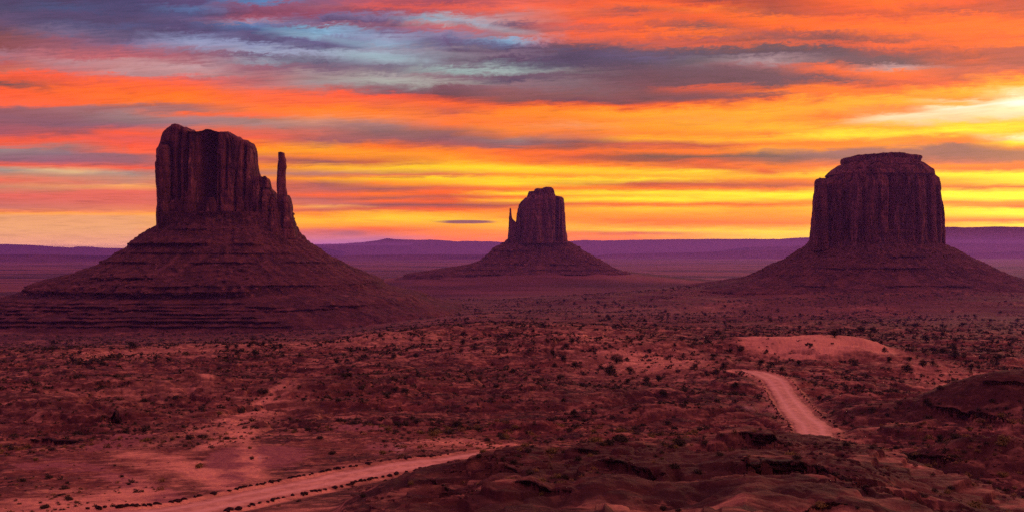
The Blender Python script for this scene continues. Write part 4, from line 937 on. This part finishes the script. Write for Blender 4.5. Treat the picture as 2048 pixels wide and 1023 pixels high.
    scree(g, 1100, (.08, .75), (.5, 1.0), 2.2, b, 52)
build_buttes()

# ------------------------------------------------------------------ far mesas on the horizon
def mesa(D, rim, base_py, seed, wide=2100.0, step=1.2):
    px = np.arange(rim[0][0], rim[-1][0] + .1, step); top = np.interp(px, [a for a, b in rim], [b for a, b in rim])
    s = D / F; X = (px - CX) * s
    top = top + .35 * pn2(px / 14, px * 0, seed) + .2 * pn2(px / 4, px * 0, seed + 1)
    zt = ZC - (top - HY) * s; zb = ZC - (base_py - HY) * s
    rowsY = [0, .10, .2, .32, .45, .58, .66, .70, .74, .765, .77, .80, 1.0, 3.0]
    rowsZ = [0, .08, .17, .28, .42, .58, .64, .70, .72, .88, 1.0, 1.0, .99, .6]
    V = []
    for k, (a, c) in enumerate(zip(rowsY, rowsZ)):
        w = 150 * pn2(X / 1200, X * 0 + a * 2, seed + 3) + 400 * pn2(X / 4000, X * 0 + a, seed + 4) + 60 * pn2(X / 380, X * 0 + a, seed + 5)
        V.append(np.stack([X, D + wide * (a - .8) + w * (a < 2), zb + (zt - zb) * c + (zt - zb) * .04 * pn2(X / 500, X * 0 + k, seed + 6) * (c < .95)], -1))
    v = np.array(V).reshape(-1, 3)
    me = mesh_from('hills', v, grid_faces(len(rowsY), len(px))); o = new_obj('hills', me, M_MESA); o['kind'] = 'structure'
mesa(23000, [(-500,484),(-100,486),(0,488),(40,489),(80,492),(120,494),(150,495),(156,493),(170,493),(178,495),(240,496),(330,497),(420,496),(520,496),(640,495)], 524, 1)
mesa(27000, [(560,491),(640,490),(700,490),(770,490),(824,490),(830,486),(845,485),(856,485),(860,482.5),(864,485),(872,485),(878,483),(884,484.5),(900,483.5),(930,482),(980,482.5),(1030,485),(1100,484),(1140,482),(1170,480),(1200,481),(1240,480.5),(1300,479),(1400,478),(1500,477.5),(1560,478),(1600,475),(1640,474),(1700,475)], 520, 2)
mesa(25000, [(1780,474),(1850,473),(1900,472),(1960,471),(2020,471),(2080,470),(2200,470),(2500,474)], 526, 3)
mesa(43000, [(1700,466),(1850,458),(1890,454),(1930,455),(1990,453),(2048,454.5),(2120,455),(2300,462)], 500, 4)
mesa(43000, [(600,489),(690,487),(730,484),(752,481),(775,476.5),(790,478),(820,479.5),(842,480),(860,479),(880,480),(905,482),(940,485),(990,488)], 500, 5)
mesa(17000, [(1100,540),(1140,512),(1250,507),(1400,504),(1500,500),(1620,500),(1760,506),(1900,506),(2048,502),(2300,504)], 526, 6, 1200)
mesa(12500, [(-400,512),(-100,509),(60,508),(180,510),(330,513),(520,515)], 527, 8, 900)
mesa(14500, [(560,514),(700,510),(860,508),(1000,509),(1180,512)], 524, 9, 900)
mesa(20000, [(1500,494),(1640,490),(1790,489),(1900,486),(2048,487),(2300,490)], 516, 10, 1500)

# ------------------------------------------------------------------ rock ledges
def ordinal(n): return ['first','second','third','fourth','fifth','sixth','seventh','eighth','ninth','tenth','eleventh','twelfth','thirteenth','fourteenth','fifteenth','sixteenth','seventeenth','eighteenth','nineteenth','twentieth'][n - 1]
def rock_ledge(L, label, seed):
    t = L['t']; X = L['p'][:, 0]; Y = L['p'][:, 1]; Z = L['p'][:, 2]; H = L['H']; w = L['w']; n = len(t)
    q = ground_z(X * 1.006, Y * 1.006, fine=False); Z = np.maximum(Z, q) * .5 + q * .5
    hh = H * (.25 + .75 * w) * (.95 + .30 * pn2(t / (3.0 * H), t * 0, seed))
    prof_ = [(-.55, -1.7), (-.38, -1.25), (-.16, -1.05), (-.20, -.88), (-.02, -.80), (-.05, -.62), (-.22, -.56), (-.24, -.40), (-.06, -.34), (-.10, -.20), (-.30, -.14), (-.28, .02), (-.08, .09), (.35, .10), (.9, .02), (1.6, -.35)]
    V = []
    for k, (dy, dz) in enumerate(prof_):
        a = pn3(t / (1.1 * H), t * 0 + k * .28, t * 0, seed + 5); b = np.floor(3 * pn3(t / (1.5 * H), t * 0 + k * .12, t * 0, seed + 6)) / 3
        x = X + .10 * hh * pn3(t / (.5 * H), t * 0 + k * .6, t * 0, seed + 4)
        y = Y + dy * hh + .22 * hh * a + .45 * hh * b * (dy < .3) + .08 * hh * pn3(t / (.25 * H), t * 0 + k * .9, t * 0, seed + 8)
        z = Z + dz * hh + .05 * hh * pn3(t / (.3 * H), t * 0 + k * .8, t * 0, seed + 7)
        if dy >= .3: z = np.minimum(z, ground_z(x, y, fine=False) + .06 * hh * (1.2 - dy))
        V.append(np.stack([x, y, z], -1))
    v = np.array(V); o0 = v[0, n // 2].copy()
    me = mesh_from('rock_ledge', (v - o0).reshape(-1, 3), grid_faces(len(prof_), n)[:, ::-1], smooth=False)
    o = new_obj('rock_ledge', me, M_LEDGE); o.location = o0.tolist(); tag(o, label, 'rock ledge', 'dark rock ledges and banks')
    r = np.random.RandomState(seed); m = int(12 + t[-1] / H * 2.5); i = r.randint(0, n, m)
    bx = X[i] + r.randn(m) * .4 * H; by = Y[i] - (.4 + r.rand(m) ** 1.5 * 2.2) * H
    p3 = np.stack([bx, by, ground_z(bx, by)], -1) - o0
    sc = scatter_mesh('fallen_rubble', p3, H * (.05 + .17 * r.rand(m) ** 2.0), M_LEDGE, o, seed=seed); sc['kind'] = 'stuff'
for k, (L, (pth, th_, lab)) in enumerate(zip(LEDGE_W, LEDGE_OK)): rock_ledge(L, lab, 100 + 13 * k)

# ------------------------------------------------------------------ foliage
def mat_leaf(name, c1, c2, c3):
    m, nt = nodes_mat(name); b = NB(nt); p = b.pos()
    oi = b.n('ShaderNodeObjectInfo'); n = b.noise(p, 2.2, 3, .6)
    t = b.attr('tint')
    c = b.mix(b.rng(n, .38, .62), c1, c2); c = b.mix(b.rng(t, .62, .95), c, c3)
    c = b.mix(b.math('MULTIPLY', oi.outputs['Random'], .45), c, c2)
    b.finish(c, .9); return m
M_JUN = mat_leaf('juniper_leaf', (.018, .019, .011, 1), (.032, .028, .016, 1), (.05, .04, .02, 1))
M_SAGE = mat_leaf('sagebrush_leaf', (.035, .026, .016, 1), (.075, .050, .028, 1), (.36, .19, .055, 1))
M_DRY = mat_leaf('dry_bush_leaf', (.42, .24, .11, 1), (.30, .19, .07, 1), (.5, .3, .1, 1))
M_OLIVE = mat_leaf('olive_bush_leaf', (.17, .12, .035, 1), (.26, .16, .045, 1), (.3, .2, .06, 1))
def mat_bark():
    m, nt = nodes_mat('bark'); b = NB(nt); p = b.pos(); n = b.noise(b.scale(p, 5, 5, 1.2), 2, 4)
    b.finish(b.mix(n, (.05, .028, .022, 1), (.13, .075, .06, 1)), .9); return m
M_BARK = mat_bark()

def leaf_cloud(n, seed, lobes, leaf, flat=1.0, base=0.0):
    """n small leaf faces spread through overlapping lobes; returns verts, tris, tint"""
    r = np.random.RandomState(seed)
    lb = np.array(lobes, float); w = lb[:, 3] ** 2.2; k = r.choice(len(lb), n, p=w / w.sum())
    d = r.randn(n, 3); d /= np.linalg.norm(d, axis=1)[:, None]
    rad = lb[k, 3] * (r.rand(n) ** .38) * (1 + .22 * r.randn(n))
    c = lb[k, :3] + d * rad[:, None] * np.array([1, 1, flat]); c[:, 2] = np.maximum(c[:, 2], base + .02)
    a = r.randn(n, 3); a /= np.linalg.norm(a, axis=1)[:, None]
    b_ = np.cross(a, d + .6 * r.randn(n, 3)); b_ /= np.linalg.norm(b_, axis=1)[:, None] + 1e-6
    s = leaf * (.6 + .8 * r.rand(n))[:, None]
    v = np.stack([c - a * s, c + a * s * .9 + b_ * s * .5, c + b_ * s * 1.5, ], 1)
    return v.reshape(-1, 3), np.arange(3 * n).reshape(n, 3), np.repeat(r.rand(n), 3)
def foliage_mesh(name, *a, **kw):
    v, f, t = leaf_cloud(*a, **kw); me = mesh_from(name, v, f, smooth=False); attr(me, 'tint', t * .5); return me
def limb_mesh(name, segs):
    """tapered limbs; segs: list of polylines [(x,y,z,r),...]"""
    V = []; Fc = []; n = 0
    for pl in segs:
        for (x, y, z, r) in pl:
            for q in range(7):
                V.append((x + r * math.cos(q * .8976), y + r * math.sin(q * .8976), z))
        for i in range(len(pl) - 1):
            for q in range(7):
                a = n + i * 7 + q; b = n + i * 7 + (q + 1) % 7; Fc.append((a, b, b + 7, a + 7))
        n += 7 * len(pl)
    return mesh_from(name, np.array(V), np.array(Fc))

def juniper_proto(k):
    r = random.Random(40 + k)
    lobes = [(0, 0, 1.0, .72)]
    for i in range(9):
        a = r.uniform(0, 6.28); d = r.uniform(.3, .75); lobes.append((d * math.cos(a), d * math.sin(a), r.uniform(.35, 1.35), r.uniform(.28, .52)))
    lobes.append((r.uniform(-.2, .2), 0, 1.55, .32))
    crown = foliage_mesh('crown', 2300, 60 + k, lobes, .050, .9, .10)
    segs = [[(0, 0, -.25, .13), (.02, 0, .3, .10), (.0, .03, .8, .06), (0, 0, 1.3, .02)]]
    for i in range(5):
        a = r.uniform(0, 6.28); segs.append([(0, 0, .15, .06), (.3 * math.cos(a), .3 * math.sin(a), .5, .04), (.6 * math.cos(a), .6 * math.sin(a), r.uniform(.7, 1.1), .012)])
    return crown, limb_mesh('trunk', segs)
JP = [juniper_proto(k) for k in range(5)]
JUNIPERS = [
 (1015,700,9),(1024,740,13),(1065,732,11),(1066,660,9),(1107,707,14),(1126,716,15),(1109,729,13),(1121,752,15),(1132,689,13),(1144,682,11),(1151,729,17),
 (1233,717,24),(1203,733,13),(1220,740,28),(1260,739,20),(1299,701,13),(1341,712,10),(1292,760,16),(1254,762,15),(1317,756,18),(1356,742,10),(1388,734,15),
 (1413,747,10),(1432,742,16),(1448,730,17),(1392,680,11),(1437,665,13),(1426,710,13),(1480,696,17),(1462,700,10),(1470,771,15),(1325,785,18),(1149,826,18),(1127,798,10),
 (1520,726,17),(1541,728,17),(1565,738,12),(1597,725,11),(1669,667,20),(1682,660,11),(1700,666,11),(1722,657,16),(1747,659,14),(1762,683,11),(1770,700,12),
 (1706,723,18),(1778,718,13),(1814,734,24),(1818,718,13),(1845,725,18),(1866,725,13),(1868,700,17),(1887,701,13),(1905,695,16),(1909,709,20),(1943,735,14),
 (1994,718,22),(1853,677,16),(1885,651,11),(1887,667,11),(1911,680,10),(1924,649,12),(1995,683,9),(1639,796,10),(1775,829,9),(1882,876,18),(1792,893,12),(1856,805,18),
 (226,709,8),(267,710,7),(282,708,9),(265,691,16),(159,703,10),(455,693,12),(472,692,10),(499,689,11),(508,705,12),(525,687,13),(562,693,10),(506,678,8),
 (673,722,10),(643,689,8),(106,683,9),(760,670,11),(672,722,9),(787,713,13),(832,710,12),(875,702,10),(902,695,9),(925,683,13),(922,700,10),(967,702,9),
 (1218,636,10),(1160,655,9),(1290,640,9),(1540,640,10),(1640,645,9),(1760,640,9),(1960,660,10),(2020,690,9),(1085,648,7),(700,700,9),(1040,690,8),(1180,700,9),
 (1128,600,7),(1150,606,8),(1172,598,7),(1196,604,9),(1210,610,8),(1232,606,7),(1245,614,8),(1190,622,7),(1262,621,7),(1215,632,9),(1100,612,6),(1075,604,6),(1060,622,7),(1300,612,7),(1330,622,8),(1370,615,6),(1410,628,8),(1450,612,6),(1490,622,7),(1555,618,7),(1600,630,8),(1655,622,7),(1700,634,8),(1735,620,7),(1790,628,7),(1840,634,9),(1905,622,7),(1950,632,8),(2000,624,7),(2035,640,9),(1020,630,7),(990,645,8),(930,640,7),(950,618,6),(1310,650,9),(1350,660,9),(1450,645,8),(1350,690,8),(1500,668,9),(1600,655,8),(1980,640,9),(1830,650,9),(980,670,8),(880,680,8)]
def zone(px, py):
    if py < 660 and px > 900: return 'far out on the plain before the ' + ('middle butte' if px < 1280 else 'gap between buttes' if px < 1500 else 'right butte')
    if px < 640: return 'on the flats below the left butte'
    if px < 1000: return 'on the slope right of the left butte'
    if px < 1490: return ('high on' if py < 715 else 'low on' if py > 750 else 'halfway up') + ' the bushy red hill left of the winding road'
    if px < 1640: return 'between the winding road and the bare sand crest'
    return ('behind' if py < 690 else 'on' if py < 760 else 'below') + ' the sandy ridge right of the bare crest'
def place_junipers():
    items = []
    for (px, py, s) in sorted(JUNIPERS):
        p = hit(px, py + s * .35)
        if p is None: continue
        items.append((px, py, s, p, zone(px, py)))
    cnt = {}; tot = {}
    for it in items: tot[it[4]] = tot.get(it[4], 0) + 1
    rr = random.Random(4)
    for (px, py, s, p, zn) in items:
        cnt[zn] = cnt.get(zn, 0) + 1; k = rr.randrange(5)
        e = empty('juniper_tree', (p[0], p[1], p[2] - .05)); e.rotation_euler[2] = rr.uniform(0, 6.28)
        w = s * np.hypot(p[0], p[1]) / F / 2.0 / .86; hgt = w * rr.uniform(.68, .92)
        e.scale = (w, w, hgt)
        i = cnt[zn]; od = (ordinal(i) + ' from left') if i <= 20 else 'far right'
        if i > 20: od = ordinal(min(tot[zn] - i + 1, 20)) + ' from right'
        tag(e, 'dark juniper ' + zn + ', ' + od, 'tree', 'juniper trees dotted over the desert')
        new_obj('crown', JP[k][0], M_JUN, e); new_obj('trunk', JP[k][1], M_BARK, e)
place_junipers()

def bush_proto(k, n=420, leaf=.085):
    r = random.Random(90 + k); lobes = [(0, 0, .25, .62)]
    for i in range(6):
        a = r.uniform(0, 6.28); d = r.uniform(.2, .42); lobes.append((d * math.cos(a), d * math.sin(a), r.uniform(.15, .4), r.uniform(.28, .4)))
    return foliage_mesh('foliage', n, 120 + k, lobes, leaf, .8, .0), limb_mesh('stem', [[(0, 0, -.2, .05), (.05, 0, .15, .03), (.1, 0, .4, .01)], [(0, 0, -.1, .03), (-.15, .1, .3, .01)], [(0, 0, -.1, .03), (.0, -.18, .3, .01)]])
BP = [bush_proto(k) for k in range(5)]
BUSHES = [  # px, py, size, material key, label
 (640,871,19,'d','dark bush on the red clay above the near road, left of two'),(665,901,20,'d','dark bush nearest the middle of the near road, on its far side'),
 (867,862,26,'o','wide olive bush beyond the bend of the near road'),(767,879,12,'d','small dark bush left of the pale clay patch beyond the road'),
 (765,901,20,'o','low dark bush on yellow grass just beyond the road bend'),(398,928,22,'y','round yellow-green bush beside the smooth dark clay pan'),
 (440,822,16,'o','olive bush above the pale flat, left of centre'),(587,861,13,'o','small olive bush at the edge of the pale flat'),
 (500,893,12,'o','small olive bush at the upper end of the narrow pale wash'),(504,913,12,'d','small dark bush beside the narrow pale wash'),
 (1641,933,22,'d','dark upright bush growing on the long curved ledge'),(1641,1006,30,'o','large grey-green bush below the long curved ledge'),
 (1902,973,18,'d','dark round bush on the low mound near the lower right corner'),(1326,1013,20,'d','dark bush at the bottom edge, left of a pair'),
 (1357,1017,17,'d','dark bush at the bottom edge, right of a pair'),(1715,1012,14,'d','small dark bush under the end of the long curved ledge'),
 (1225,916,14,'d','dark tuft on the near hillside above the low ledge'),(1947,965,15,'t','pale tan bush on the low mound beside a dark one'),
 (2030,973,14,'t','upper of two pale bushes near the lower right corner'),(2026,986,15,'t','lower of two pale bushes near the lower right corner'),
 (1498,909,9,'t','tiny pale bush between the two large dark outcrops'),(1081,985,14,'y','round yellow bush beside the thin dark ledge at bottom'),
 (927,963,12,'t','pale tan bush on the near ridge, left of a pair'),(955,965,10,'t','pale tan bush on the near ridge, right of a pair'),
 (1143,957,13,'t','pale grey bush on the near hillside above the thin ledge'),(1181,941,11,'t','small pale bush high on the near hillside'),
 (957,909,15,'d','black bush standing on the ridge where the near road vanishes'),(821,963,18,'o','olive bush on the slope of the near ridge'),
 (727,988,18,'d','dark bush at the foot of the near ridge by the road'),(120,987,12,'d','dark tuft in the grassy lower left corner'),
 (230,928,9,'d','small dark bush on the pale flat, upper of a pair'),(243,949,13,'d','dark bush on the pale flat, lower of a pair'),
 (258,965,11,'d','flat dark bush below the pair on the pale flat'),(285,979,10,'d','dark bush above three small ones on the pale flat'),
 (72,915,15,'o','grey-green bush near the left edge of the pale flat'),(135,962,10,'d','lone dark bush in the left part of the pale flat'),
 (270,858,12,'d','dark bush just right of the deep dark bank'),(330,880,9,'d','small dark bush on the smooth upper flat'),
 (1090,880,10,'d','small dark bush on sand beyond the crest'),(1065,890,11,'d','dark bush on sand at the crest'),
]
MK = {'d': M_SAGE, 'o': M_OLIVE, 'y': M_OLIVE, 't': M_DRY}
_bm = {}
def bush_mesh(k, m):
    if (k, m) not in _bm:
        me = BP[k][0].copy(); me.materials.clear(); me.materials.append(MK[m]); _bm[(k, m)] = me
    return _bm[(k, m)]
rr = random.Random(8)
for (px, py, s, m, lab) in BUSHES:
    p = hit(px, py + s * .3)
    if p is None: continue
    e = empty('bush', p.tolist()); w = s * np.hypot(p[0], p[1]) / F / 2 / .85; e.scale = (w, w, w * rr.uniform(.85, 1.1)); e.rotation_euler[2] = rr.uniform(0, 6.28)
    tag(e, lab, 'bush', 'bushes on the near ground')
    new_obj('foliage', bush_mesh(rr.randrange(5), m), None, e); new_obj('stem', BP[0][1], M_BARK, e)

# ------------------------------------------------------------------ stones lining the road
def road_stones():
    p = ROAD['p']; d = np.gradient(p[:, :2], axis=0); d /= np.linalg.norm(d, axis=1)[:, None]; nrm = np.column_stack([-d[:, 1], d[:, 0]])
    seg = np.concatenate([[0], np.cumsum(np.hypot(*np.diff(p[:, :2], axis=0).T))]); r = random.Random(6)
    shp = [mesh_from('stone', V, Fc, smooth=False) for V, Fc in stone_shapes(6, 2, 9)]
    for me in shp: me.materials.append(M_LEDGE)
    n = 0
    for side in (1, -1):
        s = 0.0
        while s < seg[-1]:
            s += r.choice((.75, .9, 1.3, 2.1)) * r.uniform(.8, 1.3)
            c = np.array([np.interp(s, seg, p[:, k]) for k in range(2)]); nn = np.array([np.interp(s, seg, nrm[:, k]) for k in range(2)])
            q = c + nn * side * (ROAD['hw'] + .9 + r.uniform(-.25, .3))
            px = CX + F * q[0] / q[1]; z = float(ground_z(np.array([q[0]]), np.array([q[1]]))[0]); py = HY + (ZC - z) / q[1] * F
            near = px < 935 and py > 905
            if not (near or (px > 1480 and q[1] > 185)) or px < -10 or py > 1030: continue
            if not near:
                s += 1.2
                if (q[1] < 230 and side < 0) and r.random() < .5: continue
            h = hit(px, py - 1.5)
            if h is None or abs(np.hypot(h[0], h[1]) - np.hypot(*q)) > 14: continue
            o = new_obj('stone', shp[r.randrange(6)]); w = r.uniform(.20, .42) * (1.0 if near else .8)
            o.location = (q[0], q[1], z + w * .25); o.scale = (w * r.uniform(1, 1.5), w, w * .95); o.rotation_euler[2] = r.uniform(0, 6.28)
            if near: lab = 'small dark stone in the row along the ' + ('far' if side > 0 else 'near') + ' edge of the near road'; g = 'stones lining the near road'
            else: lab = 'small dark stone in the row along the ' + ('left' if side > 0 else 'right') + ' edge of the winding road'; g = 'stones lining the winding road'
            tag(o, lab, 'stone', g); n += 1
    print('stones', n)
road_stones()

# ------------------------------------------------------------------ gravel and cobbles on the near slopes
def gravel():
    r = np.random.RandomState(17); N = 60000
    th = r.uniform(math.radians(-27), math.radians(27), N); R = r.uniform(92, 300, N); x, y = R * np.sin(th), R * np.cos(th)
    px = CX + F * x / y
    k = (fbm2(x / 9, y / 7, 3, 240) > .12) & ((px > 700) | (R > 215)); x, y, R = x[k], y[k], R[k]
    d, _ = road_dist(x, y); k = d > ROAD['hw'] + .5; x, y, R = x[k], y[k], R[k]
    s = .05 + .28 * r.rand(len(x)) ** 4
    o = scatter_mesh('gravel', np.stack([x, y, ground_z(x, y)], -1), s, M_TALUS, seed=18); o['kind'] = 'stuff'; tag(o, 'loose reddish stones strewn over the near slopes', 'gravel')
gravel()

# ------------------------------------------------------------------ sagebrush and scrub
def scatter_scrub():
    r = np.random.RandomState(77)
    N = 280000
    th = r.uniform(math.radians(-27.5), math.radians(27.5), N); R = np.sqrt(r.uniform(95 ** 2, 900 ** 2, N))
    # denser sampling near the eye
    th2 = r.uniform(math.radians(-27.5), math.radians(27.5), 24000); R2 = np.sqrt(r.uniform(95 ** 2, 260 ** 2, 24000))
    th = np.concatenate([th, th2]); R = np.concatenate([R, R2])
    x, y = R * np.sin(th), R * np.cos(th); px = CX + F * x / y
    z = ground_z(x, y); py = HY + (ZC - z) / y * F
    plain = (1 - sstep(R, 205, 235)) * (1 - sstep(px, 900, 1000))
    cl = .5 + .75 * fbm2(x / 45, y / 30, 3, 201); cl2 = .5 + .9 * fbm2(x / 9, y / 9, 2, 205)
    nearh = (R < 150) & (px > 700)
    dens = np.clip(cl, .06, 1) ** 1.5 * 1.25 * np.clip(cl2, .15, 1) * 1.3
    dens = dens * (1 - .90 * plain) * np.where(nearh, .42, 1)
    dens = np.where((R < 235) & (px < 330) & (py > 955), .55 * cl2, dens)
    dens = np.where((plain > .5) & (np.abs(px - 900) < 140) & (py < 915), .5, dens)
    bx, by = P(1602, 474); dune = np.exp(-(((x - bx) / 26) ** 2 + ((y - by) / 24) ** 2) ** 2); bx, by = P(1690, 468); dune = np.maximum(dune, np.exp(-(((x - bx) / 22) ** 2 + ((y - by) / 24) ** 2) ** 2))
    dens *= 1 - .97 * np.clip(dune * 1.4, 0, 1)
    dens *= 1 - .7 * np.exp(-(((px - 1300) / 190) ** 2 + ((py - 737) / 24) ** 2)); dens *= 1 + .8 * np.exp(-(((px - 1250) / 260) ** 2 + ((py - 805) / 26) ** 2))
    cone = np.exp(-(((px - 1990) / 130) ** 2 + ((R - 262) / 22) ** 2) ** 2); dens *= 1 - .75 * cone
    pan = np.exp(-(((px - 455) / 55) ** 2 + ((py - 925) / 45) ** 2) ** 2); dens *= 1 - .97 * pan
    d, _ = road_dist(x, y); dens = np.where(d < ROAD['hw'] + 1.6, 0, dens)
    keep = r.rand(len(x)) < dens * .31
    # sparser brush on the wide plain farther out
    M2 = 42000; thf = r.uniform(math.radians(-27.5), math.radians(27.5), M2); Rf = np.sqrt(r.uniform(900 ** 2, 2500 ** 2, M2))
    xf, yf = Rf * np.sin(thf), Rf * np.cos(thf); kf = fbm2(xf / 130, yf / 90, 3, 211) > -.05; xf, yf, Rf = xf[kf], yf[kf], Rf[kf]
    zf = ground_z(xf, yf); nf = len(xf)
    keep = np.concatenate([keep, np.ones(nf, bool)]); x = np.concatenate([x, xf]); y = np.concatenate([y, yf]); z = np.concatenate([z, zf]); R = np.concatenate([R, Rf])
    px = np.concatenate([px, CX + F * xf / yf]); py = np.concatenate([py, HY + (ZC - zf) / yf * F]); plain = np.concatenate([plain, np.zeros(nf)])
    x, y, z, R, px, py, plain = [q[keep] for q in (x, y, z, R, px, py, plain)]
    size = 1.12 * (.30 + .45 * r.rand(len(x)) ** 1.8 + .75 * (r.rand(len(x)) > .90)) * np.where(R > 300, 1.15, 1.0) * np.where(R > 900, 1.7, 1.0) * np.where(plain > .5, .62, 1.0)
    app = size / R * ((px > -5) & (px < 2053) & (py < 1028))
    od = np.argsort(-app); ind = od[:280]; rest = od[280:]
    tint = r.rand(len(x)); ylw = (R < 240) & (r.rand(len(x)) < .45)
    print('scrub', len(x))
    rr = random.Random(3)
    for i in ind:
        m = 'o' if ylw[i] else 'd'
        o = new_obj('sagebrush', bush_mesh(rr.randrange(5), m)); s = size[i] * .95
        o.location = (x[i], y[i], z[i] - .03); o.scale = (s, s, s * rr.uniform(.7, 1.0)); o.rotation_euler[2] = rr.uniform(0, 6.28)
        zn = 'on the near hillside below the crest' if (R[i] < 150 and px[i] > 700) else ('on the pale flat beyond the near road' if px[i] < 1000 else 'on the rough ground beyond the crest')
        tag(o, ('small yellow-green' if ylw[i] else 'small dark') + ' sagebrush ' + zn, 'shrub', 'sagebrush ' + zn)
    def tufts(idx, n, leaf, seed, k=7):
        shapes = []; T = []
        for q in range(k):
            v, f, t = leaf_cloud(n, seed + q, [(0, 0, .25, .70), (.4, .1, .2, .35), (-.3, .3, .25, .4)], leaf, .75, .0); shapes.append((v, f))
        return shapes
    groups = [rest[R[rest] < 260], rest[(R[rest] >= 260) & (R[rest] < 450)], rest[R[rest] >= 450]]
    VV = []; FF = []; TT = []; n0 = 0
    for g, (n, leaf) in zip(groups, ((80, .17), (28, .30), (12, .48))):
        shapes = tufts(g, n, leaf, 300 + n); k = r.randint(0, 7, len(g)); ang = r.rand(len(g)) * 6.283
        for q in range(7):
            ix = g[k == q]
            if len(ix) == 0: continue
            V, Fc = shapes[q]; a = ang[k == q]; ca, sa = np.cos(a)[:, None], np.sin(a)[:, None]; s = size[ix][:, None]
            vv = np.stack([(V[None, :, 0] * ca - V[None, :, 1] * sa) * s + x[ix][:, None], (V[None, :, 0] * sa + V[None, :, 1] * ca) * s + y[ix][:, None], V[None, :, 2] * s * .85 + z[ix][:, None]], -1)
            VV.append(vv.reshape(-1, 3)); FF.append((Fc[None] + (n0 + np.arange(len(ix)) * len(V))[:, None, None]).reshape(-1, 3))
            tt = np.where(ylw[ix], .75 + .25 * tint[ix], .6 * tint[ix]); TT.append(np.repeat(tt, len(V))); n0 += len(ix) * len(V)
    me = mesh_from('scrub', np.vstack(VV), np.vstack(FF), smooth=False); attr(me, 'tint', np.concatenate(TT))
    o = new_obj('scrub', me, M_SAGE); o['kind'] = 'stuff'; tag(o, 'low dark scrub scattered thickly over the red desert ground', 'scrub')
scatter_scrub()

# ------------------------------------------------------------------ air
def build_haze():
    import bmesh
    bm = bmesh.new(); bmesh.ops.create_cube(bm, size=1.0)
    x0, x1, y0, y1, z0, z1 = -42000, 42000, -6000, 48000, -25, 337
    for v in bm.verts:
        v.co = ((x0 + x1) / 2 + v.co.x * (x1 - x0), (y0 + y1) / 2 + v.co.y * (y1 - y0), (z0 + z1) / 2 + v.co.z * (z1 - z0))
    me = bpy.data.meshes.new('haze'); bm.to_mesh(me); bm.free()
    m, nt = nodes_mat('haze_air'); b = NB(nt)
    v = b.n('ShaderNodeVolumePrincipled'); v.inputs['Color'].default_value = HAZE_COL; v.inputs['Density'].default_value = HAZE_D
    v.inputs['Anisotropy'].default_value = 0.42
    o_ = b.n('ShaderNodeOutputMaterial'); b.K.new(v.outputs[0], o_.inputs['Volume'])
    o = new_obj('haze', me, m); o['kind'] = 'stuff'; o.display_type = 'WIRE'
build_haze()
